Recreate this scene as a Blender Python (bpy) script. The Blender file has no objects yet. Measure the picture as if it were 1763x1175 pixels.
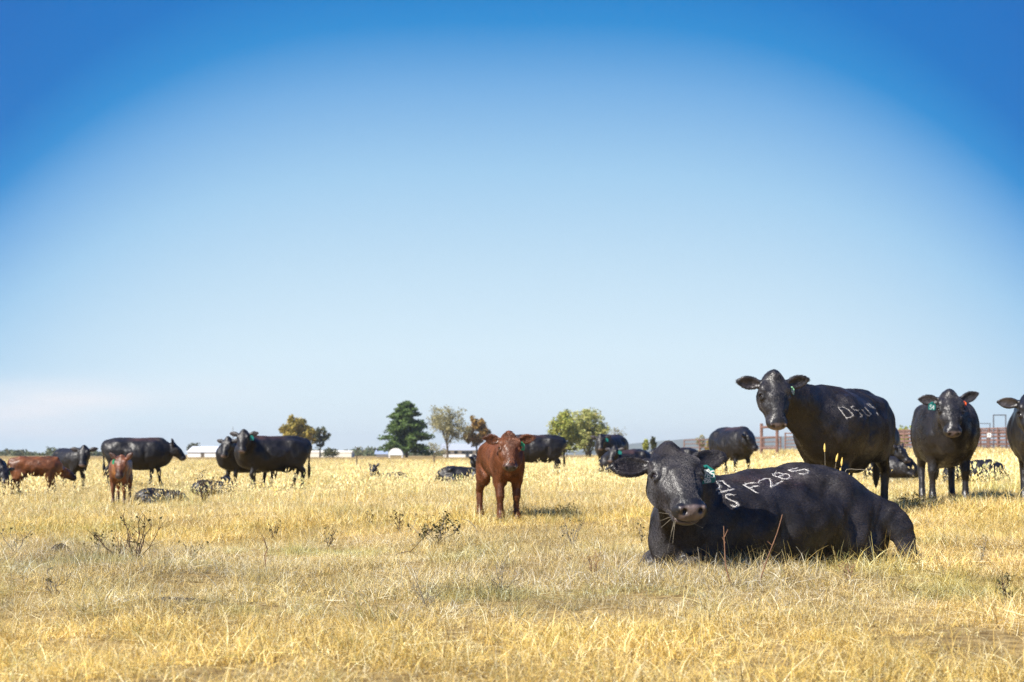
import bpy, math, random
import numpy as np
from mathutils import Vector, Matrix
from mathutils.bvhtree import BVHTree

# ------------------------------------------------------------------ camera, sky, sun, exposure
sc = bpy.context.scene
COL = sc.collection
H_CAM, F_PX, CX, HY = 0.75, 2449.0, 881.5, 783.0      # eye height; focal length in photo pixels; image centre column; horizon row

cam_d = bpy.data.cameras.new('camera')
cam = bpy.data.objects.new('camera', cam_d)
COL.objects.link(cam)
cam.location = (0, 0, H_CAM)
cam.rotation_euler = (math.radians(90), 0, 0)
cam_d.sensor_width = 36.0
cam_d.lens = 36.0 * F_PX / 1763.0
cam_d.shift_y = (HY - 587.5) / 1763.0
cam_d.clip_end = 30000
cam_d.dof.use_dof = True
cam_d.dof.focus_distance = 9.4
cam_d.dof.aperture_fstop = 4.0
sc.camera = cam

SUN_EL, SUN_AZ = math.radians(42), math.radians(35)    # sun stands to the left, behind the camera
to_sun = Vector((-math.cos(SUN_EL) * math.cos(SUN_AZ), -math.cos(SUN_EL) * math.sin(SUN_AZ), math.sin(SUN_EL)))
sun_d = bpy.data.lights.new('sun', 'SUN')
sun_d.energy = 5.0
sun_d.angle = math.radians(0.5)
sun_d.color = (1.0, 0.945, 0.86)
sun = bpy.data.objects.new('sun', sun_d)
sun.rotation_euler = to_sun.to_track_quat('Z', 'Y').to_euler()
COL.objects.link(sun)

world = bpy.data.worlds.new('World')
sc.world = world
world.use_nodes = True
wn, wl = world.node_tree.nodes, world.node_tree.links
wn.clear()
def wnode(t, **kw):
    n = wn.new(t)
    for k, v in kw.items():
        setattr(n, k, v)
    return n
def wmath(op, a, b=None, c=None, clamp=False):
    n = wnode('ShaderNodeMath', operation=op, use_clamp=clamp)
    for i, v in enumerate((a, b, c)):
        if v is None: continue
        if isinstance(v, (int, float)): n.inputs[i].default_value = v
        else: wl.new(v, n.inputs[i])
    return n.outputs[0]
sky = wnode('ShaderNodeTexSky', sky_type='NISHITA', sun_disc=False)
sky.sun_elevation = SUN_EL
sky.sun_rotation = math.atan2(to_sun.x, to_sun.y)
sky.altitude = 200; sky.air_density = 1.0; sky.dust_density = 0.6; sky.ozone_density = 2.0
tc = wnode('ShaderNodeTexCoord')
sep = wnode('ShaderNodeSeparateXYZ'); wl.new(tc.outputs['Generated'], sep.inputs[0])
# the clear sky deepens quickly with height; a vignette painted into its colour darkens the sides
el = wmath('ARCSINE', sep.outputs[2])
axm = wmath('MINIMUM', wmath('ABSOLUTE', sep.outputs[0]), 0.36)
tt = wmath('MULTIPLY_ADD', el, wmath('MULTIPLY_ADD', wmath('POWER', axm, 2.5), 4.0, 1.0), wmath('MULTIPLY', wmath('POWER', axm, 4.0), 6.0))
ramp = wnode('ShaderNodeValToRGB'); wl.new(wmath('MULTIPLY', tt, 1.0 / math.radians(30), clamp=True), ramp.inputs[0])
SKY_STOPS = [(0.0, (0.82, 0.94, 1.0)), (0.14, (0.72, 0.89, 1.0)), (0.257, (0.55, 0.765, 0.94)), (0.372, (0.375, 0.635, 0.89)), (0.483, (0.18, 0.44, 0.79)),
             (0.565, (0.02, 0.27, 0.67)), (0.65, (0.002, 0.18, 0.575)), (1.0, (0.003, 0.12, 0.49))]
while len(ramp.color_ramp.elements) < len(SKY_STOPS): ramp.color_ramp.elements.new(0.5)
for e, (p, c) in zip(ramp.color_ramp.elements, SKY_STOPS):
    e.position = p; e.color = (*c, 1)
# thin pinkish cloud veil low in the west
cmap = wnode('ShaderNodeMapping'); cmap.inputs['Scale'].default_value = (5.0, 5.0, 26.0); wl.new(tc.outputs['Generated'], cmap.inputs[0])
cno = wnode('ShaderNodeTexNoise'); cno.inputs['Scale'].default_value = 1.0; cno.inputs['Detail'].default_value = 5; wl.new(cmap.outputs[0], cno.inputs['Vector'])
cband = wnode('ShaderNodeMapRange', interpolation_type='SMOOTHSTEP'); wl.new(sep.outputs[2], cband.inputs[0])
cband.inputs[1].default_value = 0.062; cband.inputs[2].default_value = 0.035
cleft = wnode('ShaderNodeMapRange', interpolation_type='SMOOTHSTEP'); wl.new(sep.outputs[0], cleft.inputs[0])
cleft.inputs[1].default_value = -0.10; cleft.inputs[2].default_value = -0.32
camt = wmath('MULTIPLY', wmath('MULTIPLY', cband.outputs[0], cleft.outputs[0]), wmath('MULTIPLY_ADD', cno.outputs[0], 4.0, -1.5, clamp=True))
cmix = wnode('ShaderNodeMix', data_type='RGBA'); wl.new(wmath('MULTIPLY', camt, 0.9), cmix.inputs[0])
wl.new(ramp.outputs[0], cmix.inputs[6]); cmix.inputs[7].default_value = (0.96, 0.965, 1.0, 1)
# the painted ramp, vignette included, nearly replaces the physical sky
SKY_GAIN = 6.6
gain = wnode('ShaderNodeVectorMath', operation='SCALE'); wl.new(cmix.outputs[2], gain.inputs[0]); gain.inputs['Scale'].default_value = SKY_GAIN
smix = wnode('ShaderNodeMix', data_type='RGBA'); smix.inputs[0].default_value = 0.98
wl.new(sky.outputs[0], smix.inputs[6]); wl.new(gain.outputs[0], smix.inputs[7])
bg = wnode('ShaderNodeBackground'); bg.inputs[1].default_value = 0.075
wl.new(smix.outputs[2], bg.inputs[0])
wl.new(bg.outputs[0], wnode('ShaderNodeOutputWorld').inputs[0])

vs = sc.view_settings
vs.view_transform = 'Standard'; vs.look = 'None'; vs.gamma = 1.0; vs.exposure = 1.0; vs.use_curve_mapping = False
sc.cycles.max_bounces = 6; sc.cycles.transparent_max_bounces = 6; sc.cycles.volume_bounces = 0
sc.cycles.use_denoising = True
sc.cycles.denoising_prefilter = 'NONE'

# ------------------------------------------------------------------ helpers
rng = np.random.default_rng(7)
random.seed(7)

def gz(x, y):
    """ground height: falls gently to the west, rises to the east, small swells"""
    x = np.asarray(x, float); y = np.asarray(y, float)
    s = np.clip((y - 9.0) / 7.0, 0, 1); s = s * s * (3 - 2 * s)
    f = np.clip((y - 55) / 120.0, 0, 1); f = 1 - f * f * (3 - 2 * f)
    z = 0.18 * np.tanh(x / 5.0) * s * f
    sm = lambda t: np.clip(t, 0, 1) ** 2 * (3 - 2 * np.clip(t, 0, 1))
    z = z + 0.80 * sm((y - 30) / 60.0) * sm((x - 3) / 16.0) * (1 - sm((y - 170) / 150.0))      # the corral stands on a rise
    near = np.clip((90 - np.hypot(x, y)) / 60.0, 0, 1)
    z = z + near * (0.018 * np.sin(x * 1.9 + 0.7 * y) + 0.014 * np.sin(y * 2.6 - x * 1.1 + 1.0) + 0.010 * np.sin(x * 5.1 + 2) * np.sin(y * 4.3))
    return z
def P(px, py, d):
    """world point that the photo shows at column px, row py, d metres away"""
    return np.array([(px - CX) / F_PX * d, d, H_CAM - (py - HY) / F_PX * d])
def PG(px, d):
    x = (px - CX) / F_PX * d
    return np.array([x, d, float(gz(x, d))])

def link(o, parent=None):
    COL.objects.link(o)
    if parent is not None: o.parent = parent
    return o
def tag(o, label=None, cat=None, group=None, kind=None):
    if label: o['label'] = label
    if cat: o['category'] = cat
    if group: o['group'] = group
    if kind: o['kind'] = kind
    return o
def mesh_obj(name, verts, faces, mat, parent=None, smooth=False, loc=None):
    me = bpy.data.meshes.new(name)
    verts = np.asarray(verts, np.float32)
    if isinstance(faces, np.ndarray):
        n, k = faces.shape
        me.vertices.add(len(verts)); me.vertices.foreach_set('co', verts.ravel())
        me.loops.add(n * k); me.loops.foreach_set('vertex_index', faces.astype(np.int32).ravel())
        me.polygons.add(n); me.polygons.foreach_set('loop_start', np.arange(0, n * k, k, dtype=np.int32))
        me.update(calc_edges=True)
    else:
        me.from_pydata([tuple(map(float, v)) for v in verts], [], faces); me.update()
    if smooth: me.polygons.foreach_set('use_smooth', np.ones(len(me.polygons), bool))
    me.materials.append(mat)
    o = bpy.data.objects.new(name, me)
    if loc is not None: o.location = loc
    return link(o, parent)
def empty(name, loc=(0, 0, 0)):
    o = bpy.data.objects.new(name, None); o.location = loc; o.empty_display_size = 0.2
    return link(o)

class MB:
    """collects boxes, tubes and strips for one mesh"""
    def __init__(s): s.v, s.f = [], []
    def add(s, verts, faces):
        b = len(s.v); s.v.extend([tuple(map(float, v)) for v in verts]); s.f.extend([tuple(i + b for i in f) for f in faces]); return s
    def box(s, x0, x1, y0, y1, z0, z1):
        return s.add([(x, y, z) for x in (x0, x1) for y in (y0, y1) for z in (z0, z1)],
                     [(0, 1, 3, 2), (4, 6, 7, 5), (0, 4, 5, 1), (2, 3, 7, 6), (0, 2, 6, 4), (1, 5, 7, 3)])
    def tube(s, pts, rad, n=6, cap=True):
        pts = [Vector(p) for p in pts]; m = len(pts)
        if not hasattr(rad, '__len__'): rad = [rad] * m
        up = Vector((0.3, 0.2, 0.93)); vs_, fs = [], []
        for i, p in enumerate(pts):
            t = (pts[min(i + 1, m - 1)] - pts[max(i - 1, 0)]).normalized()
            a = t.cross(up)
            if a.length < 1e-3: a = t.cross(Vector((1, 0, 0)))
            a.normalize(); b = t.cross(a)
            for k in range(n):
                an = 2 * math.pi * k / n
                vs_.append(p + (a * math.cos(an) + b * math.sin(an)) * rad[i])
        for i in range(m - 1):
            for k in range(n):
                fs.append((i * n + k, i * n + (k + 1) % n, (i + 1) * n + (k + 1) % n, (i + 1) * n + k))
        if cap: fs += [tuple(range(n - 1, -1, -1)), tuple(range((m - 1) * n, m * n))]
        return s.add(vs_, fs)
    def build(s, name, mat, parent=None, smooth=False, loc=None): return mesh_obj(name, s.v, s.f, mat, parent, smooth, loc)

# ------------------------------------------------------------------ materials
def new_mat(name):
    m = bpy.data.materials.new(name); m.use_nodes = True
    return m, m.node_tree.nodes, m.node_tree.links, m.node_tree.nodes['Principled BSDF']
def simple_mat(name, col, rough=0.6, var=0.25, scale=6.0, metallic=0.0, spec=0.4, bump=0.0, coords='Object'):
    m, n, l, b = new_mat(name)
    b.inputs['Roughness'].default_value = rough; b.inputs['Metallic'].default_value = metallic; b.inputs['Specular IOR Level'].default_value = spec
    t = n.new('ShaderNodeTexCoord'); no = n.new('ShaderNodeTexNoise'); no.inputs['Scale'].default_value = scale; no.inputs['Detail'].default_value = 6
    l.new(t.outputs[coords], no.inputs['Vector'])
    r = n.new('ShaderNodeValToRGB'); l.new(no.outputs[0], r.inputs[0])
    c = np.array(col)
    r.color_ramp.elements[0].position = 0.3; r.color_ramp.elements[1].position = 0.7
    r.color_ramp.elements[0].color = (*np.clip(c * (1 - var), 0, 1), 1); r.color_ramp.elements[1].color = (*np.clip(c * (1 + var), 0, 1), 1)
    l.new(r.outputs[0], b.inputs['Base Color'])
    if bump:
        bp = n.new('ShaderNodeBump'); bp.inputs['Strength'].default_value = bump; bp.inputs['Distance'].default_value = 0.02
        l.new(no.outputs[0], bp.inputs['Height']); l.new(bp.outputs[0], b.inputs['Normal'])
    return m
def leaf_mat(name, cols, transl=0.25):
    """leaf faces: colour differs from leaf to leaf"""
    m, n, l, b = new_mat(name)
    g = n.new('ShaderNodeNewGeometry'); r = n.new('ShaderNodeValToRGB'); l.new(g.outputs['Random Per Island'], r.inputs[0])
    while len(r.color_ramp.elements) < len(cols): r.color_ramp.elements.new(0.5)
    for i, (e, c) in enumerate(zip(r.color_ramp.elements, cols)):
        e.position = i / (len(cols) - 1); e.color = (*c, 1)
    b.inputs['Roughness'].default_value = 0.6; b.inputs['Specular IOR Level'].default_value = 0.25
    l.new(r.outputs[0], b.inputs['Base Color'])
    tr = n.new('ShaderNodeBsdfTranslucent'); l.new(r.outputs[0], tr.inputs[0])
    mx = n.new('ShaderNodeMixShader'); mx.inputs[0].default_value = transl
    l.new(b.outputs[0], mx.inputs[1]); l.new(tr.outputs[0], mx.inputs[2]); l.new(mx.outputs[0], n['Material Output'].inputs[0])
    return m
# ------------------------------------------------------------------ cattle: bodies grown as one blended surface
def catmull(nodes, sub):
    nodes = np.asarray(nodes, float); n = len(nodes)
    if n < 3 or sub <= 1: return nodes
    out = []
    for i in range(n - 1):
        p0, p1, p2, p3 = nodes[max(i - 1, 0)], nodes[i], nodes[i + 1], nodes[min(i + 2, n - 1)]
        for j in range(sub):
            t = j / sub
            out.append(0.5 * (2 * p1 + (p2 - p0) * t + (2 * p0 - 5 * p1 + 4 * p2 - p3) * t * t + (3 * p1 - p0 - 3 * p2 + p3) * t ** 3))
    out.append(nodes[-1])
    return np.array(out)
def smin(a, b, k):
    h = np.clip(0.5 + 0.5 * (b - a) / k, 0, 1)
    return b + (a - b) * h - k * h * (1 - h)
def unit(v):
    v = np.asarray(v, float); return v / (np.linalg.norm(v) + 1e-12)

class Body:
    def __init__(s): s.prims = []; s.M = np.eye(3); s.o = np.zeros(3); s.sc = 1.0; s.lat = 1.0
    def frame(s, o=(0, 0, 0), M=None, sc_=1.0, lat=1.0): s.lat = lat; s.o = np.array(o, float); s.M = np.eye(3) if M is None else M; s.sc = sc_
    def pt(s, p): return s.o + s.M @ (np.asarray(p, float) * np.array([1, s.lat, 1]) * s.sc)
    def tube(s, nodes, side=(0, 1, 0), k=0.05, sub=3, op='add'):
        nd = catmull(nodes, sub)
        nd[:, 1] *= s.lat
        if abs(side[1]) == 1: nd[:, 3] *= s.lat
        pts = s.o + (nd[:, :3] * s.sc) @ s.M.T
        s.prims.append(('tube', pts, np.maximum(nd[:, 3:5], 0.004) * s.sc, s.M @ np.asarray(side, float), k, op))
    def ell(s, c, r, k=0.04, rot=None, op='add'):
        R = s.M if rot is None else s.M @ rot
        s.prims.append(('ell', s.pt(c), np.asarray(r, float) * np.array([1, s.lat, 1]) * s.sc, R, k, op))
    def grow(s, h, zmin=None):
        lo = np.full(3, 1e9); hi = -lo
        for p in s.prims:
            if p[-1] != 'add': continue
            if p[0] == 'tube': m = p[2].max(); lo = np.minimum(lo, p[1].min(0) - m); hi = np.maximum(hi, p[1].max(0) + m)
            else: m = p[2].max(); lo = np.minimum(lo, p[1] - m); hi = np.maximum(hi, p[1] + m)
        if zmin is not None: lo[2] = max(lo[2], zmin)
        lo -= 3 * h; hi += 3 * h
        n = np.ceil((hi - lo) / h).astype(int) + 1
        D = np.full(n, 0.4, np.float32)
        ax = [np.float32(lo[i]) + np.arange(n[i], dtype=np.float32) * np.float32(h) for i in range(3)]
        def crop(a, b):
            i0 = np.clip(np.floor((a - lo) / h).astype(int), 0, n - 1); i1 = np.clip(np.ceil((b - lo) / h).astype(int) + 1, 1, n)
            return tuple(slice(i0[i], i1[i]) for i in range(3))
        def coords(sl, c):
            return (ax[0][sl[0]][:, None, None] - np.float32(c[0]), ax[1][sl[1]][None, :, None] - np.float32(c[1]), ax[2][sl[2]][None, None, :] - np.float32(c[2]))
        for p in s.prims:
            k, op = p[4], p[5]
            mg = max(k, 0.02) + 2 * h
            if p[0] == 'ell':
                c, r, R = p[1], p[2], p[3]
                ext = np.abs(R) @ r + mg
                sl = crop(c - ext, c + ext)
                X, Y, Z = coords(sl, c)
                u = [(R[0, i] * X + R[1, i] * Y + R[2, i] * Z) for i in range(3)]
                q = np.sqrt(sum((u[i] / r[i]) ** 2 for i in range(3))) + 1e-6
                g = np.sqrt(sum((u[i] / r[i] ** 2) ** 2 for i in range(3))) / q + 1e-6
                d = ((q - 1) / g).astype(np.float32)
                if d.size == 0: continue
                D[sl] = smin(D[sl], d, k) if op == 'add' else -smin(-D[sl], d, k)
            else:
                pts, rad, side = p[1], p[2], p[3]
                m = rad.max() + mg
                big = crop(pts.min(0) - m, pts.max(0) + m)
                T = np.full([x.stop - x.start for x in big], 0.4, np.float32)
                if T.size == 0: continue
                for i in range(len(pts) - 1):
                    p0, p1 = pts[i], pts[i + 1]; L = np.linalg.norm(p1 - p0)
                    if L < 1e-6: continue
                    u = (p1 - p0) / L; v = unit(side - u * (side @ u)); w = np.cross(u, v)
                    mm = max(rad[i].max(), rad[i + 1].max()) + mg
                    sl = crop(np.minimum(p0, p1) - mm, np.maximum(p0, p1) + mm)
                    X, Y, Z = coords(sl, p0)
                    au = u[0] * X + u[1] * Y + u[2] * Z
                    t = np.clip(au / L, 0, 1)
                    e = au - t * L; a_ = v[0] * X + v[1] * Y + v[2] * Z; b_ = w[0] * X + w[1] * Y + w[2] * Z
                    ra = rad[i, 0] + (rad[i + 1, 0] - rad[i, 0]) * t; rb = rad[i, 1] + (rad[i + 1, 1] - rad[i, 1]) * t
                    rc = np.minimum(ra, rb)
                    q = np.sqrt((a_ / ra) ** 2 + (b_ / rb) ** 2 + (e / rc) ** 2) + 1e-6
                    g = np.sqrt((a_ / ra ** 2) ** 2 + (b_ / rb ** 2) ** 2 + (e / rc ** 2) ** 2) / q + 1e-6
                    d = (q - 1) / g
                    loc = tuple(slice(sl[j].start - big[j].start, sl[j].stop - big[j].start) for j in range(3))
                    T[loc] = np.minimum(T[loc], d)
                D[big] = smin(D[big], T, k) if op == 'add' else -smin(-D[big], T, k)
        return surface_nets(D, lo, h)

def surface_nets(D, lo, h):
    S = D < 0
    nx, ny, nz = D.shape
    off = [(i, j, k) for i in (0, 1) for j in (0, 1) for k in (0, 1)]
    cnt = np.zeros((nx - 1, ny - 1, nz - 1), np.uint8)
    for i, j, k in off: cnt += S[i:nx - 1 + i, j:ny - 1 + j, k:nz - 1 + k]
    cell = np.argwhere((cnt > 0) & (cnt < 8))
    idx = np.full(cnt.shape, -1, np.int32); idx[tuple(cell.T)] = np.arange(len(cell))
    val = np.stack([D[cell[:, 0] + i, cell[:, 1] + j, cell[:, 2] + k] for i, j, k in off], 1)
    acc = np.zeros((len(cell), 3)); num = np.zeros(len(cell))
    for a in range(8):
        for b in range(a + 1, 8):
            dif = np.array(off[b]) - np.array(off[a])
            if np.abs(dif).sum() != 1: continue
            va, vb = val[:, a], val[:, b]; m = (va < 0) != (vb < 0)
            t = np.where(m, va / np.where(m, va - vb, 1), 0)
            acc += np.where(m[:, None], np.array(off[a]) + t[:, None] * dif, 0); num += m
    V = lo + (cell + acc / num[:, None]) * h
    F = []
    for a in range(3):
        b, c = (a + 1) % 3, (a + 2) % 3
        s0 = [slice(None)] * 3; s1 = [slice(None)] * 3
        s0[a] = slice(0, -1); s1[a] = slice(1, None)
        A, B = S[tuple(s0)], S[tuple(s1)]
        e = np.argwhere(A != B)
        e = e[(e[:, b] > 0) & (e[:, c] > 0) & (e[:, b] < D.shape[b] - 1) & (e[:, c] < D.shape[c] - 1)]
        inside = A[tuple(e.T)]
        def g(db, dc):
            q = e.copy(); q[:, b] -= db; q[:, c] -= dc
            return idx[tuple(q.T)]
        quad = np.stack([g(1, 1), g(0, 1), g(0, 0), g(1, 0)], 1)
        quad = np.where(inside[:, None], quad, quad[:, ::-1])
        F.append(quad)
    return V, np.concatenate(F)

def coat_material(name, hairy):
    m, n, l, b = new_mat(name)
    at = n.new('ShaderNodeAttribute'); at.attribute_name = 'coat'
    tc_ = n.new('ShaderNodeTexCoord')
    big = n.new('ShaderNodeTexNoise'); big.inputs['Scale'].default_value = 5; big.inputs['Detail'].default_value = 4; l.new(tc_.outputs['Object'], big.inputs['Vector'])
    mp = n.new('ShaderNodeMapping'); mp.inputs['Scale'].default_value = (1, 1.0, 1.0); mp.inputs['Rotation'].default_value = (0, 0.5, 0); l.new(tc_.outputs['Object'], mp.inputs[0])
    mp.inputs['Scale'].default_value = (0.28, 1, 0.8)
    fin = n.new('ShaderNodeTexNoise'); fin.inputs['Scale'].default_value = 210; fin.inputs['Detail'].default_value = 5; fin.inputs['Roughness'].default_value = 0.75; l.new(mp.outputs[0], fin.inputs['Vector'])
    mr = n.new('ShaderNodeMapRange'); l.new(big.outputs[0], mr.inputs[0]); mr.inputs[1].default_value = 0.3; mr.inputs[2].default_value = 0.7; mr.inputs[3].default_value = 0.5; mr.inputs[4].default_value = 1.5
    ml = n.new('ShaderNodeMix'); ml.data_type = 'RGBA'; ml.blend_type = 'MULTIPLY'; ml.inputs[0].default_value = 1
    cb = n.new('ShaderNodeCombineColor')
    for i in range(3): l.new(mr.outputs[0], cb.inputs[i])
    l.new(at.outputs['Color'], ml.inputs[6]); l.new(cb.outputs[0], ml.inputs[7])
    l.new(ml.outputs[2], b.inputs['Base Color'])
    ro = n.new('ShaderNodeMapRange'); l.new(fin.outputs[0], ro.inputs[0]); ro.inputs[3].default_value = 0.28 if hairy else 0.36; ro.inputs[4].default_value = 0.48 if hairy else 0.58
    l.new(ro.outputs[0], b.inputs['Roughness'])
    b.inputs['Specular IOR Level'].default_value = 0.6 if hairy else 0.38
    b.inputs['Sheen Weight'].default_value = 0.0; b.inputs['Sheen Roughness'].default_value = 0.4; b.inputs['Sheen Tint'].default_value = (0.8, 0.82, 0.95, 1)
    b1 = n.new('ShaderNodeBump'); b1.inputs['Strength'].default_value = 0.35; b1.inputs['Distance'].default_value = 0.005; l.new(fin.outputs[0], b1.inputs['Height'])
    b2 = n.new('ShaderNodeBump'); b2.inputs['Strength'].default_value = 0.55; b2.inputs['Distance'].default_value = 0.07; l.new(big.outputs[0], b2.inputs['Height'])
    l.new(b2.outputs[0], b1.inputs['Normal']); l.new(b1.outputs[0], b.inputs['Normal'])
    return m
M_COAT = coat_material('cattle_coat', True); M_COAT_FAR = coat_material('cattle_coat_dull', False)
def hair_mat(name, col, lo=.5, hi=1.6):
    m, n, l, b = new_mat(name)
    t = n.new('ShaderNodeTexCoord'); no = n.new('ShaderNodeTexNoise'); no.inputs['Scale'].default_value = 8; no.inputs['Detail'].default_value = 5; l.new(t.outputs['Object'], no.inputs['Vector'])
    r = n.new('ShaderNodeValToRGB'); l.new(no.outputs[0], r.inputs[0]); c = np.array(col)
    r.color_ramp.elements[0].position = .35; r.color_ramp.elements[1].position = .68
    r.color_ramp.elements[0].color = (*(c * lo), 1); r.color_ramp.elements[1].color = (*(c * hi), 1)
    l.new(r.outputs[0], b.inputs['Base Color']); b.inputs['Roughness'].default_value = 0.42; b.inputs['Specular IOR Level'].default_value = 0.4
    return m
M_HAIR_B = hair_mat('black_hair', (0.040, 0.0355, 0.039)); M_HAIR_R = hair_mat('red_hair', (0.16, 0.056, 0.021), .65, 1.5); M_HAIR_EAR = hair_mat('ear_hair', (0.10, 0.085, 0.085))
M_EYE = simple_mat('eye_dark', (0.012, 0.008, 0.006), 0.06, 0.1, 20, spec=0.8)
M_BRAND = simple_mat('brand_white_hair', (0.50, 0.48, 0.455), 0.8, 0.25, 90)
M_TAG_TEAL = simple_mat('tag_teal', (0.01, 0.17, 0.15), 0.4, 0.12, 15)
M_TAG_GREEN = simple_mat('tag_green', (0.02, 0.30, 0.14), 0.4, 0.12, 15)
M_TAG_PALE = simple_mat('tag_pale_green', (0.30, 0.62, 0.36), 0.4, 0.12, 15)
M_TAG_ORANGE = simple_mat('tag_orange', (0.75, 0.10, 0.025), 0.4, 0.12, 15)
M_TAG_INK = simple_mat('tag_white_ink', (0.75, 0.78, 0.76), 0.6, 0.1, 40)

BLACK = np.array([0.0105, 0.0094, 0.0105]); RED = np.array([0.135, 0.046, 0.017])
ANIMALS = []

def tube_hair(name, roots, dirs, length, radius, mat, parent, bend):
    """short strands: three-point curves"""
    n = len(roots)
    c = bpy.data.hair_curves.new(name)
    c.add_curves([3] * n)
    p = np.empty((n, 3, 3), np.float32)
    p[:, 0] = roots; p[:, 1] = roots + dirs * (length * 0.5)[:, None]
    d2 = dirs + bend; d2 /= np.linalg.norm(d2, axis=1)[:, None]
    p[:, 2] = p[:, 1] + d2 * (length * 0.5)[:, None]
    c.attributes['position'].data.foreach_set('vector', p.ravel())
    r = c.attributes.new('radius', 'FLOAT', 'POINT')
    rr = np.empty((n, 3), np.float32); rr[:, 0] = radius; rr[:, 1] = radius * 0.8; rr[:, 2] = radius * 0.15
    r.data.foreach_set('value', rr.ravel())
    c.materials.append(mat)
    return link(bpy.data.objects.new(name, c), parent)

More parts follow.
